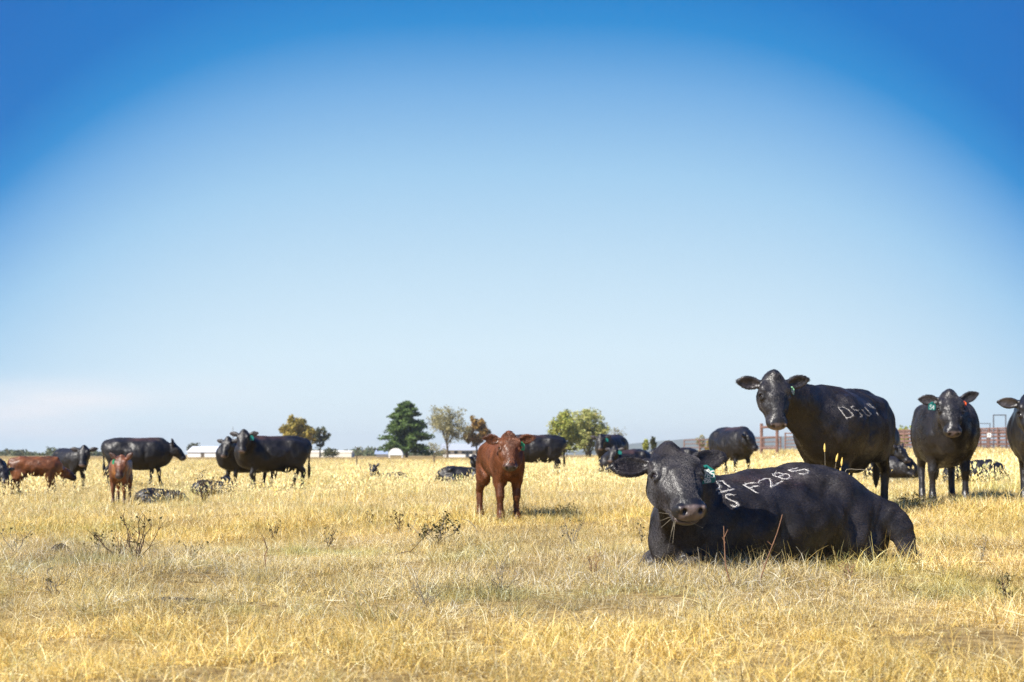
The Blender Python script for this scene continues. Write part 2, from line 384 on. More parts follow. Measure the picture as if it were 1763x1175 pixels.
def animal(name, label, px, d, psi, size=1.0, calf=False, pose='stand', head=None, hdir=(0, -0.5, -0.86), roll=0.0, coat=BLACK, vox=0.02, lift=0.0, py=None,
           steps=(0, 0, 0, 0), ears=(0.0, 0.0), ear_up=0.0, tags=(), fat=1.0, fur=0, eyes=False, group=None, cat='cow', hind=None, tail=True, long=1.0, crest=0.0, hscale=1.0):
    """px, d: where the middle of the trunk stands; psi: heading; head: (column, row, distance) of the poll; hdir: where the face points"""
    root = PG(px, d); root[2] += lift
    if py is not None: root[2] = P(px, py, d)[2]
    cs, sn = math.cos(math.radians(psi)), math.sin(math.radians(psi))
    R = np.array([[cs, -sn, 0], [sn, cs, 0], [0, 0, 1.0]])
    to_local = lambda w: (R.T @ (np.asarray(w, float) - root)) / size
    B = Body()
    fw = 0.74 if calf else 1.0
    lr = 1.12 if calf else 1.0
    hs = (1.16 if calf else 1.0) * hscale
    if pose == 'stand':
        tr = [(-.80, 1.06, .19, .19), (-.66, 1.0, .29, .29), (-.46, .96, .34, .35), (-.20, .90, .39, .41), (.05, .88, .41, .43), (.28, .89, .38, .42), (.47, .92, .31, .39), (.62, .94, .25, .33), (.73, .93, .18, .24)]
        nodes = []
        for x, z, a, b in tr:
            top = z + b; b2 = b * fw; nodes.append((x * (0.92 if calf else 1) * long, 0, top - b2, a * fw * fat, b2))
        B.tube(nodes, k=0.03, sub=3)
        B.tube([(-.84, 0, 1.20, .055, .06), (-.5, 0, 1.285, .07, .05), (0, 0, 1.26, .06, .05), (.42, 0, 1.29, .07, .05), (.62, 0, 1.25, .08, .08)], k=0.10)       # spine, withers
        for s_ in (1, -1):
            B.ell((-.47 * long, .23 * s_ * fw * fat, 1.165), (.09, .06, .06), 0.12)                                        # hook bones
            B.ell((-.82 * long, .10 * s_, 1.10), (.05, .05, .06), 0.09)                                                      # pin bones
            B.ell((.44, .21 * s_ * fw, .93), (.21, .13 * fw, .30), 0.09)                                                    # shoulder
            B.ell((-.62 * long, .17 * s_ * fw, .88), (.22, .15 * fw, .30), 0.08)                                            # thigh
            dx = steps[0 if s_ > 0 else 1]; dh = steps[2 if s_ > 0 else 3]
            y = .20 * s_ * (0.8 if calf else 1)
            B.tube([(.42, y, .84, .10 * fw, .15 * fw), (.40 + dx * .2, y, .66, .082 * lr, .10 * lr), (.43 + dx * .5, y * .95, .52, .058 * lr, .068 * lr), (.45 + dx * .7, y * .95, .41, .056 * lr, .060 * lr), (.44 + dx * .85, y * .95, .30, .036 * lr, .043 * lr),
                    (.44 + dx * .95, y * .95, .17, .038 * lr, .043 * lr), (.455 + dx, y * .95, .11, .046 * lr, .05 * lr), (.475 + dx, y * .95, .06, .045 * lr, .05 * lr), (.50 + dx, y * .95, .02, .056, .066)], k=0.06, sub=2)
            yh = .19 * s_ * (0.85 if calf else 1); L = long
            B.tube([(-.58 * L, yh, .82, .12 * fw, .19 * fw), (-.55 * L + dh * .2, yh * 1.03, .70, .095, .14), (-.62 * L + dh * .4, yh * 1.03, .58, .066 * lr, .09 * lr), (-.70 * L + dh * .55, yh, .49, .052 * lr, .072 * lr), (-.70 * L + dh * .65, yh, .40, .044 * lr, .058 * lr),
                    (-.675 * L + dh * .8, yh, .28, .038 * lr, .046 * lr), (-.66 * L + dh * .95, yh, .16, .040 * lr, .045 * lr), (-.64 * L + dh, yh, .10, .046 * lr, .05 * lr), (-.62 * L + dh, yh, .055, .045 * lr, .05 * lr), (-.59 * L + dh, yh, .02, .056, .066)], k=0.06, sub=2)
            B.tube([(-.40 * L, .22 * s_ * fw, .74, .09 * fw, .16 * fw), (-.46 * L, .215 * s_ * fw, .64, .07, .10)], k=0.10, sub=1)                           # stifle
        for s_ in (1, -1):
            if not calf:
                B.ell((-.24 * long, .40 * s_ * fat, 1.14), (.14, .11, .10), 0.09, op='sub')             # hollow of the flank
                B.ell((.215, .475 * s_ * fat, .90), (.045, .10, .26), 0.09, op='sub')                    # groove behind the shoulder
                B.ell((-.37 * long, .46 * s_ * fat, .80), (.05, .12, .22), 0.08, op='sub')               # groove before the thigh
                B.ell((.63, .21 * s_, .83), (.08, .06, .09), 0.06)                                       # point of the shoulder
        if not calf: B.ell((-.36 * long, 0, .56), (.17, .13, .12), 0.06)                                                     # udder
        B.tube([(.64, 0, .84, .13 * fw, .17 * fw), (.70, 0, .73, .10 * fw, .12 * fw), (.56, 0, .64, .10 * fw, .08 * fw)] if not calf else [(.58, 0, .92, .12, .16), (.58, 0, .82, .10, .12), (.46, 0, .76, .10, .10)], k=0.12)                            # brisket
        nb = np.array([.56, 0, 1.0]); nr = (.20 * fw, .30 * fw)
        if tail:
            B.tube([(-.83 * long, 0, 1.24, .045, .04), (-.90 * long, 0, 1.16, .032, .03), (-.92 * long, .01, .95, .024, .024), (-.91 * long, .02, .68, .022, .022), (-.91 * long, .03, .54, .042, .042), (-.91 * long, .03, .38, .034, .034), (-.90 * long, .03, .28, .008, .008)], k=0.02, sub=2)
        brisket = (.70, 0, .74)
    else:
        tr = [(-.84, .33, .20, .18), (-.68, .36, .33, .29), (-.45, .365, .41, .35), (-.20, .345, .46, .355), (.05, .33, .47, .34), (.28, .315, .43, .325), (.47, .31, .35, .30), (.62, .315, .27, .27), (.73, .32, .19, .22)]
        B.tube([(x, 0, z, a * fat * (fw if calf else 1), b) for x, z, a, b in tr], k=0.03, sub=3)
        B.tube([(-.86, 0, .44, .06, .06), (-.5, 0, .655, .08, .05), (0, 0, .62, .06, .05), (.42, 0, .595, .07, .05), (.62, 0, .56, .09, .08)], k=0.12)
        for s_ in (1, -1):
            B.ell((-.47, .24 * s_, .585), (.10, .07, .06), 0.14)
            B.ell((.46, .22 * s_, .33), (.22, .14, .24), 0.10)
            if not (hind and s_ == hind):
                B.ell((-.45, .40 * s_ * fw, .22), (.30, .12, .22), 0.08)
                B.tube([(-.30, .50 * s_ * fw, .20, .09, .10), (-.52, .52 * s_ * fw, .09, .06, .07), (-.30, .55 * s_ * fw, .05, .04, .045), (-.10, .56 * s_ * fw, .04, .05, .05)], k=0.05, sub=2)
            else:      # this hind leg is stuck out behind the belly
                B.ell((-.56, .20 * s_, .22), (.34, .27, .27), 0.08)
                B.ell((-.64, .22 * s_, .36), (.22, .17, .20), 0.10)
                B.tube([(-.68, .26 * s_, .42, .13, .14), (-.78, .38 * s_, .37, .105, .12), (-.84, .46 * s_, .285, .080, .095), (-.855, .51 * s_, .17, .056, .064), (-.875, .55 * s_, .06, .045, .05), (-.90, .60 * s_, .0, .05, .045)], k=0.035, sub=2)
            # folded forelegs: forearm forward to the knee, cannon back under
            B.tube([(.42, .26 * s_, .26, .09, .11), (.60, .24 * s_, .17, .075, .08), (.80, .19 * s_, .10, .062, .062), (.82, .17 * s_, .055, .055, .05), (.62, .15 * s_, .035, .04, .04), (.46, .14 * s_, .03, .045, .045)], k=0.05, sub=2)
        B.tube([(.66, 0, .26, .15, .17), (.76, 0, .20, .12, .14), (.70, 0, .10, .10, .09)], k=0.12)
        for s_ in (1, -1):
            B.ell((-.26, .42 * s_, .60), (.14, .13, .10), 0.10, op='sub')
            B.ell((.20, .50 * s_ * fat, .36), (.045, .09, .24), 0.09, op='sub')
            B.ell((-.42, .52 * s_ * fat, .42), (.05, .10, .18), 0.08, op='sub')
            if hind and s_ == hind: B.ell((-.60, .575, .30), (.035, .13, .24), 0.07, op='sub', rot=np.array([[.88, 0, -.47], [0, 1, 0], [.47, 0, .88]]))      # crease between belly and thigh
            B.ell((.62, .24 * s_, .30), (.09, .06, .10), 0.06)
        nb = np.array([.58, 0, .40]); nr = (.21 * (fw if calf else 1), .24 * (fw if calf else 1))
        if tail: B.tube([(-.86, 0, .42, .045, .04), (-.98, .05, .30, .03, .03), (-1.05, .10, .12, .025, .025), (-1.0, .2, .03, .04, .04)], k=0.03, sub=2)
        brisket = (.76, 0, .26)
    # ---- head frame
    if head is None:
        pl = np.array([1.0, 0, 1.38 if pose == 'stand' else .80])
    else:
        pl = to_local(P(*head))
    hx = unit(R.T @ np.array(hdir, float))
    hy = unit(np.cross((0, 0, 1.0), hx)); hz = np.cross(hx, hy)
    c_, s2 = math.cos(math.radians(roll)), math.sin(math.radians(roll))
    hy, hz = hy * c_ + hz * s2, hz * c_ - hy * s2
    M = np.stack([hx, hy, hz], 1)
    org = pl - hz * 0.105 * hs + hx * 0.03 * hs            # pl is the very top of the poll
    # ---- neck
    occ = org - hz * 0.05 * hs + hx * 0.06 * hs
    gap = np.linalg.norm(occ - nb)
    mid = (nb + occ) / 2 + np.array([0, 0, .03 + crest])
    B.tube([(*nb, nr[0], nr[1]), (*(nb * .72 + mid * .28 + np.array([0, 0, .02])), nr[0] * .9, nr[1] * .9), (*mid, .135 * fw + .01, .20 * fw), (*(mid * .4 + occ * .6), .115 * hs * .95, .155 * hs * .9), (*occ, .10 * hs, .12 * hs)], k=0.08, sub=4)
    thr = org + hx * .12 * hs - hz * .17 * hs
    md = (np.array(brisket) + thr) / 2
    if not calf:
        B.tube([(*thr, .04, .05), (*(md * .5 + thr * .5), .045, .08), (*md, .06, .10), (*brisket, .10, .10)], k=0.10, sub=3)      # dewlap
    LAT = 1.14
    B.frame(org, M, hs, LAT)
    # skull and face, x runs from the poll to the muzzle
    B.tube([(-.01, 0, .01, .095, .085), (.06, 0, .015, .122, .10), (.13, 0, .01, .128, .105), (.20, 0, -.005, .114, .105), (.27, 0, -.02, .097, .098), (.34, 0, -.03, .083, .085), (.40, 0, -.033, .080, .072), (.44, 0, -.035, .078, .060)], k=0.03, sub=3)
    B.ell((-.035, 0, .070), (.050, .036, .055), 0.07)                         # poll
    for s_ in (1, -1):
        B.ell((.14, .085 * s_, -.085), (.12, .042, .095), 0.05)              # cheek
        B.tube([(.10, .075 * s_, -.13, .035, .045), (.24, .055 * s_, -.118, .030, .035), (.38, .035 * s_, -.098, .028, .028)], k=0.05, sub=2)    # jaw
        B.ell((.105, .098 * s_, .078), (.05, .035, .028), 0.04)              # brow
        B.ell((.17, .112 * s_, .035), (.044, .026, .038), 0.025)             # eye bulge
        B.ell((.24, .075 * s_, .0), (.08, .03, .04), 0.05)                   # cheek bone
    B.tube([(.20, 0, .085, .05, .02), (.34, 0, .045, .042, .025), (.42, 0, .028, .045, .02)], k=0.05, sub=2)     # nose bridge
    B.ell((.428, 0, -.022), (.060, .089, .060), 0.035)                       # muzzle
    B.ell((.460, 0, -.005), (.036, .068, .044), 0.02)                        # nose pad
    B.ell((.400, 0, -.098), (.066, .070, .036), 0.03)                        # lower lip, chin
    fine = vox / size <= 0.0125
    if fine:
        B.tube([(.36, .100, -.060, .02, .006), (.425, .082, -.070, .02, .007), (.472, .038, -.074, .03, .009), (.485, 0, -.075, .03, .009), (.472, -.038, -.074, .03, .009), (.425, -.082, -.070, .02, .007), (.36, -.100, -.060, .02, .006)],
               side=(1, 0, 0), k=0.012, sub=2, op='sub')                     # mouth line
        for s_ in (1, -1):
            B.ell((.492, .044 * s_, .008), (.030, .016, .013), 0.012, op='sub')       # nostril
            B.ell((.466, .064 * s_, .014), (.022, .012, .020), 0.02)                    # nostril wing
            B.ell((.177, .132 * s_, .046), (.027, .018, .018), 0.012, op='sub')       # eye opening
            B.tube([(.150, .118 * s_, .062, .009, .009), (.150, .134 * s_, .052, .011, .010), (.160, .143 * s_, .036, .009, .009)], k=0.012, sub=2)   # upper lid
            B.tube([(.200, .110 * s_, .060, .007, .007), (.207, .123 * s_, .046, .009, .008), (.198, .133 * s_, .028, .008, .008)], k=0.012, sub=2)
    ear_pts = []
    B.lat = 1.0
    for s_ in (1, -1):
        dr = ears[0 if s_ > 0 else 1]                                    # droop in degrees, + is lower
        a = math.radians(dr)
        e = unit(np.array([-.16 + .30 * math.sin(a) - ear_up * .9, s_ * math.cos(a), .02 - .25 * math.sin(a) + ear_up * .7]))       # outwards
        nrm = unit(np.array([.45, .28 * s_, .80]) - e * (e @ np.array([.45, .28 * s_, .80])))                                 # opening looks forward
        wd = np.cross(nrm, e)
        b0 = np.array([.035, .102 * s_, .015])
        st = [(0, .034, .030), (.05, .044, .034), (.11, .064, .034), (.17, .064, .027), (.22, .044, .018), (.255, .020, .010)]
        B.tube([(*(b0 + e * t), w, th) for t, w, th in st], side=wd, k=0.02, sub=2)
        if fine:
            B.tube([(*(b0 + e * t + nrm * o_), w, th) for t, w, th, o_ in ((.055, .020, .018, .030), (.11, .050, .026, .026), (.17, .050, .022, .022), (.215, .030, .014, .017))], side=wd, k=0.012, sub=2, op='sub')
        ear_pts.append((B.pt(b0), M @ e, M @ nrm, M @ wd))
    B.frame()
    V, F = B.grow(vox / size, zmin=-.06 if pose == 'stand' else -.12)
    # loose skin and muscle: shallow irregular relief, gone on the face
    fn = np.cross(V[F[:, 2]] - V[F[:, 0]], V[F[:, 3]] - V[F[:, 1]]); vn = np.zeros_like(V)
    for q in range(4): np.add.at(vn, F[:, q], fn)
    vn /= np.linalg.norm(vn, axis=1)[:, None] + 1e-12
    sd_ = px * .37
    wx = V + .05 * np.sin(V[:, [1, 2, 0]] * 7 + sd_)
    rel = np.sin(wx[:, 0] * 16 + 1.7 * np.sin(wx[:, 2] * 6 + sd_)) * np.sin(wx[:, 2] * 9 + sd_ + wx[:, 1] * 5) * .008 + np.sin(wx[:, 0] * 33 + wx[:, 2] * 14 + sd_) * np.sin(wx[:, 1] * 21 - wx[:, 2] * 19) * .0035
    on_head = np.clip((np.linalg.norm((V - (org + hx * .2 * hs)), axis=1) - .28 * hs) / .1, 0, 1)
    V = V + vn * (rel * on_head * (.6 if pose == 'stand' else 1.0) * np.clip((V[:, 2] - .3) / .3 if pose == 'stand' else 1, 0, 1))[:, None]
    me_v = V * size
    o = mesh_obj(name, me_v, F, M_COAT if d < 22 else M_COAT_FAR, smooth=True)
    o.location = root; o.rotation_euler = (0, 0, math.radians(psi))
    tag(o, label, cat, group)
    # ---- coat colours, the animal's own: sun-browned topline, pale nose, dark hooves
    hp = ((V - org) @ M) / hs
    hp[:, 1] /= LAT
    col = np.tile(coat, (len(V), 1))
    nzv = np.sin(V[:, 0] * 9 + 1.3) * np.sin(V[:, 1] * 11 + V[:, 2] * 7) * .5 + .5
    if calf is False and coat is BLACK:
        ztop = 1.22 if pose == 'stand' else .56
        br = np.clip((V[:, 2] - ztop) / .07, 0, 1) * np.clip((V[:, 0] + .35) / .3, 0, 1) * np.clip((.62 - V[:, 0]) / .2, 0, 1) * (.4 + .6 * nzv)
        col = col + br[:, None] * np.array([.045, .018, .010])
    elif coat is not BLACK:
        nz2 = np.sin(V[:, 0] * 23 + V[:, 2] * 5) * np.sin(V[:, 1] * 27 + V[:, 2] * 17) * .5 + .5
        col = col * (0.5 + 0.55 * nzv + .35 * nz2)[:, None]
        chest = np.clip(1 - np.linalg.norm((V - np.array([.72, 0, .95])) / np.array([.35, .22, .32]), axis=1), 0, 1) if pose == 'stand' else 0
        col = col + (np.array([.16, .075, .022]) * (chest * 1.3)[:, None] if pose == 'stand' else 0)
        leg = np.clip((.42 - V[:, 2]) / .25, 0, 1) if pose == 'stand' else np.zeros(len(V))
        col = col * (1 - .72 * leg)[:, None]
        fm = np.clip((hp[:, 0] - .25) / .12, 0, 1) * (np.abs(hp[:, 1]) < .13) * (np.abs(hp[:, 2]) < .16) * (hp[:, 0] < .6)
        col = col * (1 - .75 * fm)[:, None]
    inhead = (np.abs(hp[:, 1]) < .12) & (hp[:, 2] < .09) & (hp[:, 2] > -.14)
    nose = np.clip((hp[:, 0] - .462) / .014, 0, 1) * inhead * np.clip((hp[:, 2] + .060) / .015, 0, 1) * np.clip((.072 - np.abs(hp[:, 1])) / .012, 0, 1) * (hp[:, 0] < .6)
    nosec = np.array([.15, .11, .10]) if coat is BLACK else np.array([.035, .028, .028])
    lip = inhead * np.clip((hp[:, 0] - .39) / .02, 0, 1) * (hp[:, 2] < -.076) * (hp[:, 2] > -.100) * (hp[:, 0] < .6) * (.5 if coat is BLACK else .1)
    col = col * (1 - nose)[:, None] + nose[:, None] * nosec
    col = col * (1 - lip)[:, None] + lip[:, None] * np.array([.16, .12, .115])
    if fine:
        for s_ in (1, -1):        # nostrils are dark inside
            q = np.linalg.norm((hp - np.array([.488, .044 * s_, .008])) / np.array([.03, .019, .015]), axis=1)
            w = np.clip(1.4 - q, 0, 1); col = col * (1 - w)[:, None] + w[:, None] * .006
    for b_, e_, n_, w_ in ear_pts:     # paler hair inside the ears
        q = (V - b_); t = q @ e_ / hs; nn_ = q @ n_ / hs
        w = (t > .06) & (t < .24) & (np.abs(q @ w_ / hs) < .05) & (nn_ > -.012) & (nn_ < .03)
        col[w] = col[w] * .5 + np.array([.030, .024, .023])
    if pose == 'stand':
        hoof = np.clip((.065 - V[:, 2]) / .01, 0, 1); col = col * (1 - hoof)[:, None] + hoof[:, None] * np.array([.03, .025, .02])
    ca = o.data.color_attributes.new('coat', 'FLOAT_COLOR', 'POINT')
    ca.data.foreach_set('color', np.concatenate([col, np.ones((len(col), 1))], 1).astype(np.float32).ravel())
    if eyes:
        for s_ in (1, -1):
            c0 = (org + M @ (np.array([.177, .113 * LAT * s_, .034]) * hs)) * size
            uv = []; fs = []; n1, n2 = 10, 14
            for i in range(n1 + 1):
                for j in range(n2):
                    th, ph = math.pi * i / n1, 2 * math.pi * j / n2
                    uv.append(c0 + .0265 * hs * size * np.array([math.sin(th) * math.cos(ph), math.sin(th) * math.sin(ph), math.cos(th)]))
            fs = np.array([(i * n2 + j, (i + 1) * n2 + j, (i + 1) * n2 + (j + 1) % n2, i * n2 + (j + 1) % n2) for i in range(n1) for j in range(n2)])
            mesh_obj('eye', uv, fs, M_EYE, o, smooth=True)
    info = dict(obj=o, V=me_v, F=F, root=root, R=R, size=size, org=org, M=M, hs=hs, ears=ear_pts, hp=hp, coat=coat, calf=calf, label=label)
    for t_ in tags: ear_tag(info, *t_)
    if fur: info['fur'] = fur
    ANIMALS.append(info)
    return info

def outline_prism(pts2, th):
    n = len(pts2)
    v = [(x, -th / 2, z) for x, z in pts2] + [(x, th / 2, z) for x, z in pts2]
    f = [tuple(range(n)), tuple(range(2 * n - 1, n - 1, -1))] + [(i, i + n, (i + 1) % n + n, (i + 1) % n) for i in range(n)]
    return v, f
GLYPH = {   # hand-written strokes in a 1 x 1 box
    'F': [[(1, 1), (0, 1), (0, 0)], [(0, .55), (.8, .55)]],
    '2': [[(0, .8), (.2, 1), (.75, 1), (1, .75), (.8, .5), (0, 0), (1, 0)]],
    '8': [[(.5, .52), (.1, .7), (.15, .95), (.5, 1), (.85, .95), (.9, .7), (.5, .52), (.05, .3), (.1, .05), (.5, 0), (.9, .05), (.95, .3), (.5, .52)]],
    '5': [[(1, 1), (.1, 1), (.05, .55), (.6, .6), (.95, .4), (.9, .1), (.4, 0), (0, .1)]],
    'Y': [[(0, 1), (.5, .5), (1, 1)], [(.5, .5), (.5, 0)]],
    '0': [[(.5, 1), (.1, .8), (.05, .3), (.4, 0), (.8, .1), (.95, .6), (.8, .95), (.5, 1)]],
    'D': [[(0, 0), (0, 1), (.6, .95), (1, .6), (.9, .2), (.5, 0), (0, 0)]],
    'S': [[(1, .9), (.5, 1), (.05, .8), (.2, .55), (.8, .45), (.95, .2), (.5, 0), (0, .1)]],
    '4': [[(.7, 0), (.7, 1), (0, .35), (1, .35)]],
    '7': [[(0, 1), (1, 1), (.4, 0)]],
}
def ear_tag(info, side, mat, rows=(), wid=.075, hgt=.095, turn=0.0, t=.10, swing=0.0, drop=.035):
    """plastic tag hanging from the ear: side +1 is the animal's own left"""
    b_, e_, n_, w_ = info['ears'][0 if side > 0 else 1]
    hs, size, R = info['hs'], info['size'], info['R']
    p = (b_ + e_ * t * hs + n_ * .035 * hs - w_ * 0) * size
    pw = info['root'] + R @ p
    pw[2] -= drop
    w, h = wid / 2, hgt
    v, f = outline_prism([(-w * .25, 0), (w * .25, 0), (w, -h * .32), (w, -h * .92), (w * .85, -h), (-w * .85, -h), (-w, -h * .92), (-w, -h * .32)], .004)
    fwd = R @ info['M'][:, 2]; ang = math.atan2(-fwd[1], -fwd[0]) if False else 0
    yaw = math.radians(turn)
    c, s = math.cos(yaw), math.sin(yaw); sw = math.radians(swing); cw, sw_ = math.cos(sw), math.sin(sw)
    Rt = np.array([[c, -s, 0], [s, c, 0], [0, 0, 1]]) @ np.array([[cw, 0, sw_], [0, 1, 0], [-sw_, 0, cw]])
    o = info['obj']
    world = np.array([pw + Rt @ np.array(q) for q in v])
    loc = (world - info['root']) @ R
    tg = mesh_obj('ear_tag', loc, f, mat, o)
    mb = MB()
    mb.tube([(0, -.012, -.008), (0, .012, -.008)], .009, 8)
    sw2 = np.array([pw + Rt @ np.array(q) for q in mb.v]); mesh_obj('tag_stud', (sw2 - info['root']) @ R, mb.f, mat, tg)
    for txt, x0, z0, cw_, ch in rows:
        vv, ff = [], []
        for i, g in enumerate(txt):
            for st in GLYPH[g]:
                pts = [(w * (x0 + (i * 1.28 + q[0]) * cw_), -h * z0 + q[1] * ch * h) for q in st]
                hw = .0032
                for a, b2 in zip(pts[:-1], pts[1:]):
                    dx, dz = b2[0] - a[0], b2[1] - a[1]; L = math.hypot(dx, dz) + 1e-9; ox, oz = -dz / L * hw, dx / L * hw; ex, ez = dx / L * hw * .6, dz / L * hw * .6
                    k = len(vv)
                    vv += [(a[0] + ox - ex, -.0032, a[1] + oz - ez), (a[0] - ox - ex, -.0032, a[1] - oz - ez), (b2[0] - ox + ex, -.0032, b2[1] - oz + ez), (b2[0] + ox + ex, -.0032, b2[1] + oz + ez)]
                    ff.append((k, k + 1, k + 2, k + 3))
        vv = np.array([pw + Rt @ np.array(q) for q in vv]); mesh_obj('tag_number', (vv - info['root']) @ R, ff, M_TAG_INK, tg)
    return tg

def brand(info, strokes, width, name='brand_mark'):
    """freeze brand: ribbons of white hair laid on the hide; strokes are traced where the photo shows them"""
    bvh = BVHTree.FromPolygons([Vector(v) for v in info['V']], [tuple(f) for f in info['F'].tolist()])
    R, root = info['R'], info['root']
    eye = R.T @ (np.array([0, 0, H_CAM]) - root)
    allp, HR, HD = [], [], []
    for grp in strokes:
        mb = MB()
        for st in grp:
            pts = []
            for (x0, y0), (x1, y1) in zip(st[:-1], st[1:]):
                m = max(2, int(math.hypot(x1 - x0, y1 - y0) / 1.2))
                for i in range(m): pts.append((x0 + (x1 - x0) * i / m, y0 + (y1 - y0) * i / m))
            pts.append(st[-1])
            P3, N3 = [], []
            for x, y in pts:
                x += rng.normal(0, .12); y += rng.normal(0, .12)
                dw = R.T @ unit(P(x, y, 10.0) - np.array([0, 0, H_CAM]))
                hit = bvh.ray_cast(Vector(eye), Vector(dw))
                if hit[0] is None: continue
                P3.append(np.array(hit[0])); N3.append(np.array(hit[1]))
            if len(P3) < 3: continue
            P3 = np.array(P3); N3 = np.array(N3)
            for it in range(3):
                N3[1:-1] = (N3[:-2] + N3[1:-1] + N3[2:]) / 3
            T = np.gradient(P3, axis=0)
            vv = []
            for p, t, n in zip(P3, T, N3):
                n = unit(n); t = unit(t); b = unit(np.cross(n, t))
                w = width * rng.uniform(.25, .75)
                vv += [p + b * w + n * .001, p + n * .0035, p - b * w + n * .001]
                for q in range(8):
                    HR.append(p + b * width * rng.normal(0, .62) + t * rng.normal(0, .004)); HD.append(unit(np.array([-.7, 0, -.6]) + rng.normal(0, .35, 3) + n * .28))
            k = len(P3)
            ff = []
            for i in range(k - 1):
                ff += [(3 * i, 3 * i + 1, 3 * i + 4, 3 * i + 3), (3 * i + 1, 3 * i + 2, 3 * i + 5, 3 * i + 4)]
            mb.add(vv, ff); allp.append(P3)
        if mb.v: mb.build(name, M_BRAND, info['obj'])
    HR, HD = np.array(HR), np.array(HD)
    tube_hair('brand_hair', HR, HD, rng.uniform(.008, .02, len(HR)), .0011, M_BRAND, info['obj'], np.zeros((len(HR), 3)))
    info['brand'] = np.concatenate(allp) if allp else None

def grow_fur(info, count, length, radius, mat):
    V, F, M, size, hs = info['V'], info['F'], info['M'], info['size'], info['hs']
    tri = np.concatenate([F[:, [0, 1, 2]], F[:, [0, 2, 3]]])
    a, b, c = V[tri[:, 0]], V[tri[:, 1]], V[tri[:, 2]]
    nn = np.cross(b - a, c - a); ar = np.linalg.norm(nn, axis=1); nn /= ar[:, None] + 1e-12
    # only what can face this side of the field
    eye = info['R'].T @ (np.array([0, 0, H_CAM]) - info['root'])
    vis = np.einsum('ij,ij->i', nn, eye - a) > -.35 * np.linalg.norm(eye - a, axis=1)
    hp = ((a / size - info['org']) @ M) / hs
    nose = (hp[:, 0] > .42) & (np.abs(hp[:, 1]) < .13) & (np.abs(hp[:, 2]) < .14) & (hp[:, 0] < .6)
    ok = vis & ~nose & (a[:, 2] > .02)
    w = ar * ok; w /= w.sum()
    pick = rng.choice(len(tri), count, p=w)
    u = rng.random((count, 2)); fl = u.sum(1) > 1; u[fl] = 1 - u[fl]
    pos = a[pick] + (b - a)[pick] * u[:, :1] + (c - a)[pick] * u[:, 1:]
    n = nn[pick]; hpp = hp[pick]
    comb = np.tile(np.array([-.8, 0, -.55]), (count, 1))
    inh = (np.abs(hpp[:, 1]) < .2) & (hpp[:, 0] > -.05) & (hpp[:, 0] < .55) & (np.abs(hpp[:, 2]) < .2)
    comb[inh] = M[:, 0] * .8
    ear = np.zeros(count, bool)
    for (b_, e_, n_, w_) in info['ears']:
        q = (pos / size - b_) / hs; t = q @ e_
        m = (t > .06) & (t < .27) & (np.abs(q @ w_) < .08) & (np.abs(q @ n_) < .06)
        comb[m] = e_; ear |= m
    wav = .38 * np.sin(pos[:, [1, 2, 0]] * 9) + .16 * np.sin(pos[:, [2, 0, 1]] * 23)
    comb = comb + wav + rng.normal(0, .12, (count, 3))
    comb -= n * np.einsum('ij,ij->i', comb, n)[:, None]
    comb /= np.linalg.norm(comb, axis=1)[:, None] + 1e-9
    lift = np.where(ear, .40, np.where(inh, .18, .15)) + rng.normal(0, .05, count)
    dr = comb + n * lift[:, None]; dr /= np.linalg.norm(dr, axis=1)[:, None]
    L = length * rng.uniform(.6, 1.3, count)
    L = np.where(ear, L * .85, np.where(inh, L * .7, L))
    pollm = inh & (hpp[:, 0] < .05) & (np.abs(hpp[:, 1]) < .08) & (hpp[:, 2] > .03); L = np.where(pollm, L * 2.6, L)
    keep = np.ones(count, bool)
    if info.get('brand') is not None:
        bp = info['brand'][::2]
        near = np.abs(pos[:, None, :] - bp[None, ::3]).max(2).min(1) < .07
        ii = np.where(near)[0]
        if len(ii):
            dmin = np.min(np.linalg.norm(pos[ii][:, None, :] - bp[None], axis=2), axis=1); keep[ii[dmin < .012]] = False
    pos, dr, L, n = pos[keep], dr[keep], L[keep], n[keep]
    tube_hair('hair', pos.astype(np.float32), dr.astype(np.float32), L.astype(np.float32), radius, mat, info['obj'], (-n * .25).astype(np.float32))
HAZE = 0.00012
